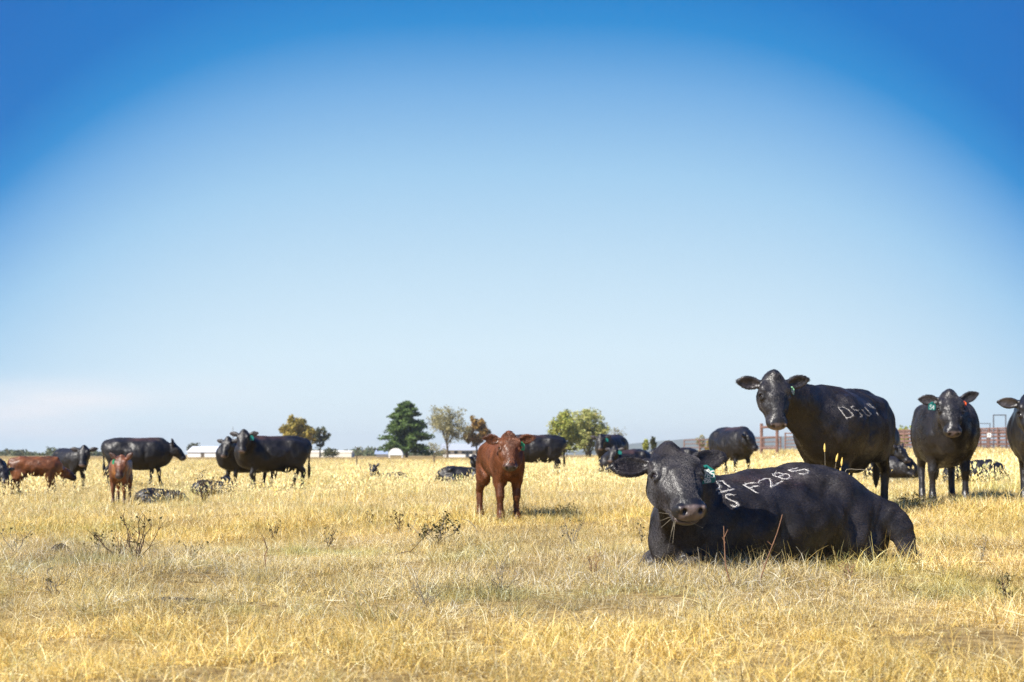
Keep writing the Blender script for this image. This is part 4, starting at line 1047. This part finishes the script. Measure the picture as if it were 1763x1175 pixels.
gable('small shed with blue-grey roof beside the white tank', 'shed', 648, 667, 775, 781, 787, 460, M_WHITE, M_BLUE, 7, cat='shed', over=.6)
gable('white house with grey shingle roof behind the red-brown calf', 'house', 763, 846, 764, 774, 788, 400, M_WHITE, M_SHINGLE, 10, windows=6, doors=1, cat='house', over=.7, strip=True)
# white fuel tank on legs
c0 = PG(681, 330); s = 330 / F_PX
t_ = empty('tank', c0); tag(t_, 'white round-topped tank on legs beside the conifer', 'tank')
vv, ff = [], []
R0, L0, zc0 = 12.5 * s, 2.2, P(0, 784, 330)[2] - c0[2]
for i in range(17):
    a = math.pi * i / 16
    vv += [(-R0 * math.cos(a), 0, zc0 + R0 * .95 * math.sin(a) * (1.0)), (-R0 * math.cos(a), L0, zc0 + R0 * .95 * math.sin(a))]
k = len(vv)
ff = [(2 * i, 2 * i + 2, 2 * i + 3, 2 * i + 1) for i in range(16)] + [tuple(range(0, k, 2)), tuple(range(k - 1, 0, -2)), (0, 1, k - 1, k - 2)]
mesh_obj('shell', vv, ff, M_WHITE, t_)
for x in (-R0 * .9, R0 * .9):
    for y in (.1, L0 - .1): MB().tube([(x, y, -.2), (x, y, zc0 + .05)], .10, 6).build('leg', M_WHITE, t_)
# ---- pipe corral
def pipe_panel(label, px0, d0, px1, d1, htop, rails, mat, posts=3, r0=.045, hpost=None, name='pipe_fence', group='pipe fence panels of the corral', base=None):
    a, b = PG(px0, d0), PG(px1, d1)
    if base is not None: a[2] = b[2] = base
    o = empty(name, a); tag(o, label, 'fence', group)
    for i in range(posts):
        t = i / (posts - 1); p = (b - a) * t
        MB().tube([(p[0], p[1], p[2] - .3), (p[0], p[1], p[2] + (hpost or htop) + .06)], r0 * 1.25, 6).build('post', mat, o)
    for j in range(rails):
        z = htop * (j + .7) / (rails - .3) if rails > 1 else htop
        MB().tube([(0, 0, z), (b[0] - a[0], b[1] - a[1], b[2] - a[2] + z)], r0 * (1 if j == rails - 1 else .8), 6).build('rail', mat, o)
    return o
far_pts = [(1178, 150), (1232, 143), (1288, 136), (1344, 128)]
for i, ((pa, da), (pb, db)) in enumerate(zip(far_pts[:-1], far_pts[1:])):
    pipe_panel(['faded red pipe fence span behind the yellow bush', 'faded red pipe fence span partly behind the round cow', 'faded red pipe fence span beside the round cow'][i], pa, da, pb, db, 1.45, 4, M_RUSTP, 3, .055)
pipe_panel('rusty red pipe gate span between round cow and standing branded cow', 1311, 78, 1338, 76, 1.55, 3, M_RUSTP, 2, .07, 1.7)
spans = [(1352, 112), (1420, 108), (1490, 103), (1540, 100), (1590, 98), (1640, 96), (1688, 94), (1733, 92), (1780, 90), (1830, 88)]
wh = ['behind the standing branded cow, far end', 'behind the standing branded cow, near end', 'above the hidden cow', 'between hidden cow and orange-tagged cow', 'behind the teal and orange tagged cow', 'behind the orange tag', 'beside the white sign', 'under the tall gate frame', 'behind the cow cut off by the edge', 'past the picture edge']
for i in range(len(spans) - 1):
    pipe_panel('rusty pipe corral panel ' + wh[i], *spans[i], *spans[i + 1], 1.52, 6, M_RUSTP, 4, .05)
back = [(1535, 118), (1600, 116), (1665, 113), (1720, 111), (1790, 108)]
for i in range(len(back) - 1):
    pipe_panel('inner corral panel of dark rusty pipe ' + ['beside the hidden cow', 'behind the teal-tagged head', 'beyond the white sign', 'beyond the gate frame'][i], *back[i], *back[i + 1], 1.75, 7, M_RUSTD, 4, .06)
back2 = [(1545, 140), (1640, 136), (1700, 133), (1800, 128)]
for i in range(len(back2) - 1):
    pipe_panel('farthest corral panel, pale rusty pipe ' + ['beyond the hidden cow', 'beyond the orange-tagged cow', 'beyond the edge cow'][i], *back2[i], *back2[i + 1], 2.0, 6, M_RUSTP, 4, .07)
def gate_frame(label, pa, pb, ytop, d, r0):
    a, b = PG(pa, d), PG(pb, d); zt = P(0, ytop, d)[2]
    o = empty('gate_frame', a); tag(o, label, 'gate frame', 'steel overhead frames of the corral')
    MB().tube([(0, 0, -.2), (0, 0, zt - a[2])], r0, 8).build('post', M_PIPEG, o)
    MB().tube([(b[0] - a[0], 0, -.2), (b[0] - a[0], 0, zt - a[2])], r0, 8).build('post', M_PIPEG, o)
    MB().tube([(-.04, 0, zt - a[2]), (b[0] - a[0] + .04, 0, zt - a[2])], r0 * .9, 8).build('crossbar', M_PIPEG, o)
gate_frame('tall grey pipe gate frame standing above the corral', 1710.5, 1731.5, 715, 95, .042)
gate_frame('lower thin grey pipe frame beside the tall gate frame', 1668, 1704.5, 729.5, 104, .03)
s = 93 / F_PX; sg = empty('sign', P(1703, 749, 92.6)); tag(sg, 'small white sign wired to the corral panel', 'sign')
MB().box(-3.4 * s, 3.4 * s, -.01, .01, -4.2 * s, 3.2 * s).build('board', M_WHITE, sg)
mk = MB(); mk.box(-.6 * s, .6 * s, -.016, -.012, -1.6 * s, 1.4 * s).build('mark', M_PIPEG, sg)
# wire fence posts and a utility pole out in the field
for i, (px, yt, d, lab) in enumerate([(614, 784, 95, 'dark steel fence post standing beside the low cream building'), (747, 782, 88, 'dark steel fence post standing below the conifer'), (960, 776, 90, 'thin steel fence post below the yellow-green tree'), (1077, 770, 120, 'thin steel fence post below the leafless tree')]):
    g = PG(px, d); zt = P(0, yt, d)[2] - g[2]
    o = empty('fence_post', g); tag(o, lab, 'post', 'steel posts of the wire fence')
    MB().tube([(0, 0, -.3), (.01, 0, zt)], .035, 5).build('stake', M_POST, o)
    MB().box(-.055, .055, -.01, .01, zt * .55, zt * .62).build('wire_clip', M_PIPEG, o)
g = PG(401, 380); o = empty('mast', g); tag(o, 'thin bare mast rising over the heads of the black pair', 'pole')
zt = P(0, 735, 380)[2] - g[2]
MB().tube([(0, 0, -.3), (0, 0, zt)], [.10, .05], 6).build('pole', M_POST, o); MB().box(-.16, .16, -.05, .05, zt * .985, zt * .99).build('cap', M_POST, o)
# ------------------------------------------------------------------ the herd
hero = animal('cow', 'black cow lying chewing in the front grass, branded F285, teal ear tag', 1312, 9.65, 213, size=1.0, pose='lie', head=(1152, 769, 8.78), hdir=(.20, -.80, -.56), roll=3, hscale=1.04,
              vox=.0075, ears=(-6, 14), hind=1, eyes=True, fur=1, fat=1.0, lift=-.04,
              tags=[(1, M_TAG_TEAL, [('F285', -.82, .72, .36, .34), ('F20', -.35, .42, .22, .16), ('Y20', -.35, .95, .22, .16)], .105, .115, -8, .11, -8, .04)], tail=False)
bull = animal('cow', 'big black cow standing behind the F285 cow, white letters branded on its side', 1452, 15.6, 236, size=1.04, head=(1334, 645, 14.35), hdir=(.03, -.42, -.90), vox=.0095, ears=(-8, 4), eyes=True, fur=1,
              tags=[(1, M_TAG_PALE, [('D45', -.62, .85, .42, .4)], .05, .085, -20, .07, 0, .03)], steps=(.06, -.08, -.06, .1), fat=1.0, crest=.0)
front_on = animal('cow', 'black cow facing the camera with one teal and one orange ear tag', 1625, 18.4, 261, size=1.03, head=(1636, 676, 17.3), hdir=(-.03, -.50, -.86), vox=.0115, ears=(-28, 6), eyes=True, fur=1,
                  tags=[(-1, M_TAG_TEAL, [('54', -.6, .9, .55, .5)], .085, .10, 0, .10, 5, .02), (1, M_TAG_ORANGE, [], .06, .06, -20, .06, 0, .02)], steps=(.03, -.05, .0, .05), fat=.97)
edge = animal('cow', 'black cow cut off by the picture edge, beside the cow with the orange tag', 1797, 16.8, 253, size=1.0, head=(1777, 680, 15.5), hdir=(-.05, -.45, -.88), vox=.012, ears=(0, 8), eyes=True, fur=0)
calf = animal('calf', 'red-brown calf standing alone mid-field facing the camera, round green ear tag', 862, 16.7, 287, size=.70, calf=True, head=(877, 747, 16.15), hdir=(.05, -.55, -.82), vox=.0085, ears=(-10, -4), coat=RED, eyes=True, fur=1, cat='calf',
              tags=[(1, M_TAG_GREEN, [], .068, .10, 0, .07, 0, .02)], steps=(-.05, .05, .1, -.05), fat=.93, tail=False)
# middle distance
pair_a = animal('cow', 'black cow standing side-on by the golden tree, head turned to camera, teal tag', 468, 34.6, 200, size=1.0, head=(419, 742, 33.4), hdir=(-.05, -.5, -.86), vox=.02, ears=(-10, -6), steps=(.1, -.05, -.05, .1),
                tags=[(1, M_TAG_TEAL, [], .10, .12, 0, .09, 0, .02)])
pair_b = animal('cow', 'black cow half hidden behind the teal-tagged cow, looking past its head', 424, 37.2, 222, size=.97, head=(391, 754, 36.2), hdir=(-.2, -.5, -.85), vox=.022, ears=(0, 4))
walker = animal('cow', 'black cow in profile with raised ears, standing behind the small reddish calf', 238, 39.5, 8, size=1.02, head=(300, 763, 39.6), hdir=(.72, .12, -.68), vox=.02, ears=(0, 0), ear_up=2.2, steps=(.12, -.1, .14, -.14), fat=1.02)
red_b = animal('calf', 'small reddish calf standing in front of the walking cow, green tag', 208, 26.4, 278, size=.66, calf=True, head=(208, 786, 25.7), hdir=(-.06, -.45, -.88), vox=.013, ears=(-30, -24), ear_up=.5, coat=RED * np.array([1.0, 1.05, 1.25]), cat='calf',
               tags=[(-1, M_TAG_GREEN, [], .07, .09, 0, .09, 0, .02)], tail=False, group=None)
red_c = animal('calf', 'rusty brown calf standing side-on beside the black yearling', 64, 32.0, 12, size=.68, calf=True, head=(107, 803, 32.4), hdir=(.8, .35, -.5), vox=.016, coat=RED * np.array([.95, .95, .9]), cat='calf', steps=(.08, -.08, .1, -.1), lift=-.06)
yearling = animal('calf', 'black yearling looking at camera behind the rusty brown calf', 122, 37.5, 318, size=.86, calf=True, head=(144, 769, 36.8), hdir=(.02, -.5, -.86), vox=.02, ears=(-4, -4), cat='calf', fat=1.15, lift=-.04)
edge_l = animal('calf', 'black calf with a green tag cut off by the picture edge near brown calf', -6, 31.0, 300, size=.66, calf=True, head=(5, 803, 30.5), hdir=(.4, -.5, -.75), vox=.016, cat='calf', lift=-.05, tags=[(1, M_TAG_GREEN, [], .08, .10, 0, .05, 0, .02)])
nap_a = animal('calf', 'black calf lying in grass at the feet of the side-on pair', 368, 30.8, 8, size=.50, calf=True, pose='lie', head=(389, 819, 30.8), hdir=(.75, -.3, -.55), vox=.014, cat='calf', lift=-.02, ears=(10, 10))
nap_b = animal('calf', 'black calf lying flat near the small reddish calf, head down in grass', 276, 27.6, 8, size=.50, calf=True, pose='lie', head=(308, 846, 27.5), hdir=(.85, -.2, -.45), vox=.014, cat='calf', lift=-.10)
nap_c = animal('calf', 'black calf lying far back under the conifer, only ears and back showing', 672, 47.0, 176, size=.66, calf=True, pose='lie', head=(643, 801, 46.8), hdir=(-.2, -.6, -.75), vox=.018, cat='calf', lift=-.20, ears=(-40, -40), ear_up=.6)
nap_d = animal('calf', 'black calf lying low in the grass just behind the red-brown calf', 797, 41.0, 4, size=.78, calf=True, pose='lie', head=(817, 784, 41.0), hdir=(.7, -.3, -.6), vox=.018, cat='calf', lift=-.12)
graze = animal('cow', 'black cow side-on behind the red-brown calf, rump towards the trees', 922, 45.0, 184, size=1.0, head=(868, 783, 45.0), hdir=(-.6, -.1, -.8), vox=.022, steps=(.1, -.1, .1, -.1), lift=.0)
far_a = animal('cow', 'black cow standing under the pale green trees facing camera, teal tag', 1052, 49.0, 238, size=1.0, head=(1034, 749, 48.0), hdir=(-.05, -.5, -.86), vox=.022, ears=(-4, -4), tags=[(1, M_TAG_TEAL, [], .11, .13, 0, .10, 0, .02)])
far_b = animal('cow', 'black cow lying in front of the tagged cow by the pale trees', 1078, 41.0, 206, size=.92, pose='lie', head=(1057, 769, 40.3), hdir=(-.35, -.55, -.75), vox=.02, tags=[(1, M_TAG_TEAL, [], .11, .12, 0, .10, 0, .02)], lift=.14)
far_c = animal('cow', 'black cow lying behind the F285 cow, only ear and rump above her head', 1163, 42.0, 178, size=.80, pose='lie', head=(1128, 772, 42.0), hdir=(-.8, -.2, -.5), vox=.02, lift=.24)
round_cow = animal('cow', 'round black cow by the red pipe fence, head turned in profile', 1262, 37.5, 292, size=1.0, head=(1286, 744, 36.4), hdir=(.62, -.30, -.72), vox=.02, ears=(10, 0), fat=1.08)
behind = animal('cow', 'black cow mostly hidden behind the standing branded cow', 1514, 31.5, 268, size=.98, vox=.022, head=(1505, 745, 30.4), hdir=(-.3, -.5, -.8))
nap_e = animal('calf', 'black calf lying beside the hidden cow, head raised above grass', 1536, 28.2, 318, size=.60, calf=True, pose='lie', head=(1550, 768, 27.9), hdir=(.5, -.5, -.7), vox=.014, cat='calf', lift=.12, ears=(-40, 0), ear_up=.4)
nap_f = animal('calf', 'black calf lying in front of the corral beside the orange-tagged cow', 1676, 27.0, 168, size=.62, calf=True, pose='lie', head=(1655, 770, 27.0), hdir=(-.7, -.3, -.6), vox=.014, cat='calf', lift=.06, fat=1.1)

def crop_px(pts, x0, y0, sc_): return [(x0 + x / sc_, y0 + y / sc_) for x, y in pts]
K5 = lambda *p: crop_px(p, 1180, 800, 7.346)
brand(hero, [
    [K5((568, 293), (500, 250), (465, 210), (420, 207), (388, 220), (400, 242), (435, 265), (425, 298), (385, 315))],
    [K5((415, 358), (600, 312))],
    [K5((600, 385), (560, 375), (515, 385), (505, 410), (540, 440), (600, 460), (640, 480), (660, 510), (630, 540), (570, 515))],
    [K5((728, 258), (895, 358)), K5((738, 262), (800, 240), (875, 235)), K5((805, 305), (860, 280), (915, 270))],
    [K5((920, 235), (935, 210), (1000, 182), (1055, 180), (1075, 210), (1082, 250), (1078, 288), (1215, 217))],
    [K5((1225, 118), (1160, 106), (1100, 122), (1110, 142), (1165, 160), (1215, 135), (1260, 118), (1310, 132), (1322, 160), (1280, 188), (1220, 182), (1175, 160), (1200, 138))],
    [K5((1405, 48), (1300, 74), (1345, 90), (1440, 74), (1510, 62), (1555, 82), (1545, 105), (1500, 125), (1440, 120))],
], .0066)
K8 = lambda *p: crop_px(p, 1410, 670, 13.05)
brand(bull, [
    [K8((425, 410), (520, 530), (610, 650)), K8((425, 410), (560, 412), (660, 470), (740, 550), (770, 590), (700, 640), (610, 650))],
    [K8((775, 385), (720, 400), (740, 440), (790, 470), (870, 480)), K8((915, 540), (950, 580), (960, 610), (915, 630))],
    [K8((960, 460), (1040, 560), (1130, 605), (1160, 570), (1090, 480), (1020, 410))],
    [K8((1240, 430), (1180, 390), (1110, 320), (1075, 340), (1130, 395), (1200, 420)), K8((1290, 530), (1310, 570), (1315, 580))],
], .0052)
if FUR:
    grow_fur(hero, 150000, .022, .0006, M_HAIR_B)
    grow_fur(bull, 80000, .024, .0008, M_HAIR_B)
    grow_fur(front_on, 40000, .024, .0010, M_HAIR_B)
    grow_fur(calf, 60000, .032, .0009, M_HAIR_R)
# ------------------------------------------------------------------ weeds, twigs and stalks in the front grass
M_TWIG = simple_mat('dead_twig', (.075, .045, .030), .9, .35, 30)
M_TWIG_R = simple_mat('reddish_stalk', (.20, .105, .06), .8, .3, 30)
M_TWIG_G = simple_mat('grey_stalk', (.22, .19, .14), .9, .3, 30)
M_DUNG_HOLLOW = simple_mat('dry_dung_or_hollow', (.035, .026, .018), .95, .4, 18, bump=.6)  # also colours the flat patch that imitates a dark hollow
L_WEED = leaf_mat('weed_leaf', [(.05, .05, .02), (.10, .09, .03), (.14, .11, .04)])
M_FOX = simple_mat('foxtail_head', (.72, .50, .13), .8, .25, 60)

def dead_bush(label, px, py_base, d, hgt, spread, n, seed, mat, leaves=0, name='dead_shrub', leafm=None, r0=.0045):
    r = np.random.default_rng(seed); g = PG(px, d)
    o = empty(name, g); tag(o, label, 'shrub' if 'shrub' in name else 'weed')
    tips = []
    for i in range(n):
        a = r.uniform(0, 6.283); L = hgt * r.uniform(.6, 1.05); out = spread * r.uniform(.2, 1)
        pts = [np.zeros(3)]; dv = np.array([math.cos(a) * out, math.sin(a) * out * .6, L])
        for j in range(1, 6):
            t = j / 5; pts.append(dv * t ** np.array([.9, .9, 1.0]) + r.normal(0, .02, 3) * t * (hgt / .4))
        st = MB().tube([tuple(p) for p in pts], list(np.linspace(r0, r0 * .35, 6)), 4, False).build('stem', mat, o)
        tw = MB()
        for j in range(5):
            k = int(r.integers(1, 5)); b = pts[k]; e = b + r.normal(0, .5, 3) * hgt * np.array([.32, .2, .2]) + np.array([0, 0, hgt * .16]); e[2] = max(e[2], .03)
            tw.tube([tuple(b), tuple((b + e) / 2 + r.normal(0, .012, 3)), tuple(e)], [r0 * .55, r0 * .4, r0 * .2], 3, False); tips.append(e)
        tw.build('twig', mat, st)
    if leaves:
        c = np.array(tips)[r.integers(0, len(tips), leaves)] + r.normal(0, .02, (leaves, 3))
        V_, F_ = leaf_quads(c, .014, r); f_ = mesh_obj('foliage', V_, F_, leafm or L_WEED, o); f_['kind'] = 'stuff'
    return o
dead_bush('dark dead twiggy shrub standing in the field near the small reddish calf', 232, 965, 9.8, .38, .26, 7, 1, M_TWIG, 40)
dead_bush('low dark broken twigs beside the dead shrub', 205, 960, 10.2, .20, .26, 5, 2, M_TWIG, 30, name='dead_weed')
dead_bush('leafy grey-green weed sprawling in front of the red-brown calf', 752, 940, 11.6, .22, .26, 7, 3, M_TWIG_G, 260, name='leafy_weed')
dead_bush('small leafy weed in the far-side grass by the lying black calf', 350, 830, 26, .55, .3, 6, 4, M_TWIG, 160, name='leafy_weed', r0=.009)
dead_bush('thin pale dead weed standing alone below the dead shrub', 456, 985, 9.0, .26, .03, 1, 5, M_TWIG_R, 0, name='dead_weed')
dead_bush('dark tuft of dead stems low in the middle grass', 735, 1050, 7.0, .17, .16, 6, 6, M_TWIG_G, 0, name='dead_weed', r0=.0028)
dead_bush('ragged dark weed in the grass corner by the bottom edge', 1735, 1050, 7.1, .20, .08, 4, 7, M_TWIG, 30, name='dead_weed', r0=.0032)
dead_bush('small dead weed with curled leaves beside the calf', 690, 905, 13.6, .22, .12, 4, 8, M_TWIG, 40, name='dead_weed')
dead_bush('sparse dead weed between calf and lying cow', 985, 930, 11.6, .25, .18, 4, 9, M_TWIG_G, 20, name='dead_weed')
dead_bush('green weed clump standing beside the standing cow hind leg', 1585, 885, 15.5, .20, .3, 9, 10, M_TWIG_G, 320, name='leafy_weed')
dead_bush('dark green weed clump right beside the brown calf hoof', 968, 885, 16.3, .15, .3, 9, 11, M_TWIG_G, 300, name='leafy_weed')

for i, (px, d, h_, sp, n_, m_, lf, lab) in enumerate([
    (28, 10.6, .24, .16, 4, M_TWIG_G, 10, 'thin grey weed stems by the picture edge near the dung pat'), (168, 10.9, .18, .12, 4, M_TWIG, 24, 'little dark weed between dung pat and dead shrub'),
    (330, 10.2, .15, .12, 3, M_TWIG, 16, 'low brown twigs on the far side of the dead shrub'), (566, 11.8, .17, .12, 4, M_TWIG, 14, 'faint brown twigs short of the fallen branch'),
    (862, 7.6, .20, .16, 5, M_TWIG_G, 0, 'arching grey stems low in the bleached grass'), (1020, 8.6, .16, .14, 5, M_TWIG_R, 0, 'reddish dead stems in front of the lying cow head'),
    (1462, 8.3, .15, .10, 4, M_TWIG_R, 0, 'short reddish stems below the lying cow belly'), (1105, 11.9, .18, .10, 3, M_TWIG_G, 18, 'wispy weed behind the lying cow ear'),
    (470, 13.5, .16, .12, 4, M_TWIG, 26, 'small dark weed in the open golden grass'), (640, 15.8, .16, .14, 4, M_TWIG, 26, 'small leafy dark weed in golden grass towards the calf'),
    (1690, 9.6, .22, .10, 3, M_TWIG_G, 6, 'tall thin weed standing past the lying cow rump'), (95, 7.4, .16, .10, 4, M_TWIG_G, 8, 'grey twigs in the front grass near the picture corner')]):
    dead_bush(lab, px, 0, d, h_, sp, n_, 50 + i, m_, lf, name='dead_weed', r0=.0034)

def stalk(label, pts, d, r0, mat, name='dry_stalk', twigs=(), cat='stalk'):
    w = [P(x, y, d) for x, y in pts]; g = PG(pts[0][0], d); o = empty(name, g); tag(o, label, cat)
    w[0][2] = g[2] - .02
    cu = catmull(np.array(w), 3) - g
    MB().tube([tuple(p) for p in cu], list(np.linspace(r0, r0 * .45, len(cu))), 5).build('stem', mat, o)
    for a, b in twigs:
        MB().tube([tuple(P(*a, d) - g), tuple(P(*b, d) - g)], [r0 * .5, r0 * .25], 4).build('twig', mat, o)
    return o
stalk('upright reddish dead stalk in front of the lying cow chest', [(1281, 1080), (1272, 1040), (1252, 985), (1248, 950), (1246, 906)], 7.6, .0055, M_TWIG_R, twigs=[((1247, 925), (1253, 912)), ((1249, 935), (1243, 925))])
stalk('slanting reddish dead stalk in front of the lying cow flank', [(1290, 1075), (1293, 1045), (1305, 1010), (1322, 960), (1338, 918), (1347, 886)], 7.7, .0048, M_TWIG_R, twigs=[((1330, 940), (1321, 932)), ((1326, 948), (1333, 935)), ((1316, 975), (1310, 960))])
stalk('short bent dead stalk beside the lying cow knee', [(1203, 985), (1204, 965), (1201, 942)], 8.0, .003, M_TWIG_G)
stalk('long bent branch lying across grass below the weed', [(668, 978), (682, 955), (705, 950), (716, 956)], 10.8, .006, M_TWIG, name='fallen_branch', twigs=[((705, 952), (735, 920)), ((735, 920), (757, 895))], cat='branch')
stalk('curved dead twig sticking out of grass before the calf', [(822, 930), (820, 912), (808, 898), (795, 894)], 13.0, .006, M_TWIG_G, name='dead_twig', cat='twig')
stalk('thin slanting grey twig between calf and lying cow', [(938, 965), (955, 950), (974, 932)], 10.6, .0045, M_TWIG_G, name='dead_twig', cat='twig')
stalk('dark bent stem lying in grass under the lying cow rump', [(1618, 1040), (1595, 1028), (1555, 1010)], 7.6, .004, M_TWIG, name='dead_twig', cat='twig')
stalk('tall bent grass stem over the lying cow back', [(1436, 846), (1450, 822), (1475, 809), (1497, 811)], 10.9, .004, M_TWIG_G, name='bent_stem')
# foxtail heads over the lying cow's rump
for i, (bx, by, tx, ty) in enumerate([(1421, 830, 1420, 776), (1431, 835, 1440, 793), (1445, 842, 1449, 800), (1448, 850, 1447, 818), (1458, 852, 1461, 827), (1466, 858, 1472, 840), (1474, 862, 1482, 840), (1440, 850, 1436, 820)]):
    d = 11.0; a, b = P(bx, by, d), P(tx, ty, d); g = PG(bx, d); o = empty('foxtail', g)
    tag(o, ['tallest upright foxtail', 'second tallest foxtail, leaning', 'short straight foxtail', 'low foxtail close to the hide', 'pale low foxtail', 'leaning foxtail lowest on the slope', 'foxtail at the slope end', 'foxtail half behind the hide'][i] + ' behind the lying cow rump', 'foxtail', 'foxtails behind the lying cow')
    MB().tube([(0, 0, -.02), tuple((a - g) * .9 + np.array([.0, 0, .0])), tuple(b - g)], [.0022, .0018, .0014], 4).build('stem', M_TWIG_G, o)
    u_ = unit(b - a); L = .055
    hd = MB().tube([tuple(b - g - u_ * L * .2), tuple(b - g + u_ * L * .2), tuple(b - g + u_ * L * .6), tuple(b - g + u_ * L)], [.004, .0085, .007, .002], 7); hd.build('seed_head', M_FOX, o)
# grass in the lying cow's mouth
mth = hero['root'] + hero['R'] @ (hero['org'] + hero['M'] @ np.array([.435, -.075, -.085]))
for i, (dx, dy, dz) in enumerate([(-.05, -.03, .05), (-.03, -.05, -.09), (-.09, -.02, -.02), (-.02, -.06, -.15), (.16, -.05, -.06), (-.10, -.02, .03), (-.05, -.04, -.20), (-.085, -.02, -.06)]):
    o = empty('grass_stem', mth); tag(o, ['short stem poking upwards', 'stem hanging down beside the chin', 'level stem poking sideways', 'long stem hanging to the neck', 'bent stem crossing under the chin', 'stem poking up and out', 'longest stem hanging to the chest', 'drooping outer stem'][i] + ' from the lying cow mouth', 'grass stem', 'stems in the lying cow mouth')
    q = np.array([dx, dy, dz])
    MB().tube([(.01, .02, 0), tuple(q * .4 + np.array([0, -.02, .01])), tuple(q)], [.0014, .0013, .0008], 4).build('blade', M_TWIG_G, o)
# one dung pat; the flat second lump is added to imitate a dark hollow
def lump(label, px, d, rx, rz, seed):
    r = np.random.default_rng(seed); g = PG(px, d); vv, ff = [], []
    n1, n2 = 8, 16
    for i in range(n1 + 1):
        for j in range(n2):
            th, ph = math.pi * .5 * i / n1, 2 * math.pi * j / n2
            k = 1 + .18 * math.sin(3 * ph + seed) + r.normal(0, .05)
            vv.append((rx * math.sin(th) * math.cos(ph) * k, rx * .7 * math.sin(th) * math.sin(ph) * k, rz * math.cos(th) * (1 + r.normal(0, .08)) + .01))
    ff = [(i * n2 + j, (i + 1) * n2 + j, (i + 1) * n2 + (j + 1) % n2, i * n2 + (j + 1) % n2) for i in range(n1) for j in range(n2)]
    o = mesh_obj('dung_or_hollow', vv, ff, M_DUNG_HOLLOW, smooth=True, loc=g); tag(o, label, 'dung')
lump('dark dung pat lying in the grass below the lying flat calf', 102, 10.6, .08, .065, 1)
lump('flat dark patch added to imitate a dark hollow in the grey grass near the bottom', 290, 6.9, .15, .012, 2)

# ------------------------------------------------------------------ the air
if HAZE:
    hz_m = bpy.data.materials.new('pale_air'); hz_m.use_nodes = True; nt = hz_m.node_tree
    for n_ in list(nt.nodes):
        if n_.type == 'BSDF_PRINCIPLED': nt.nodes.remove(n_)
    pv = nt.nodes.new('ShaderNodeVolumePrincipled'); pv.inputs['Color'].default_value = (.86, .94, 1.0, 1); pv.inputs['Density'].default_value = HAZE; pv.inputs['Anisotropy'].default_value = .2
    nt.links.new(pv.outputs[0], nt.nodes['Material Output'].inputs['Volume'])
    hb = MB().box(-6400, 6400, -2600, 7300, -4, 100).build('haze', hz_m); tag(hb, 'thin pale air between the field and the far ridge', kind='stuff')
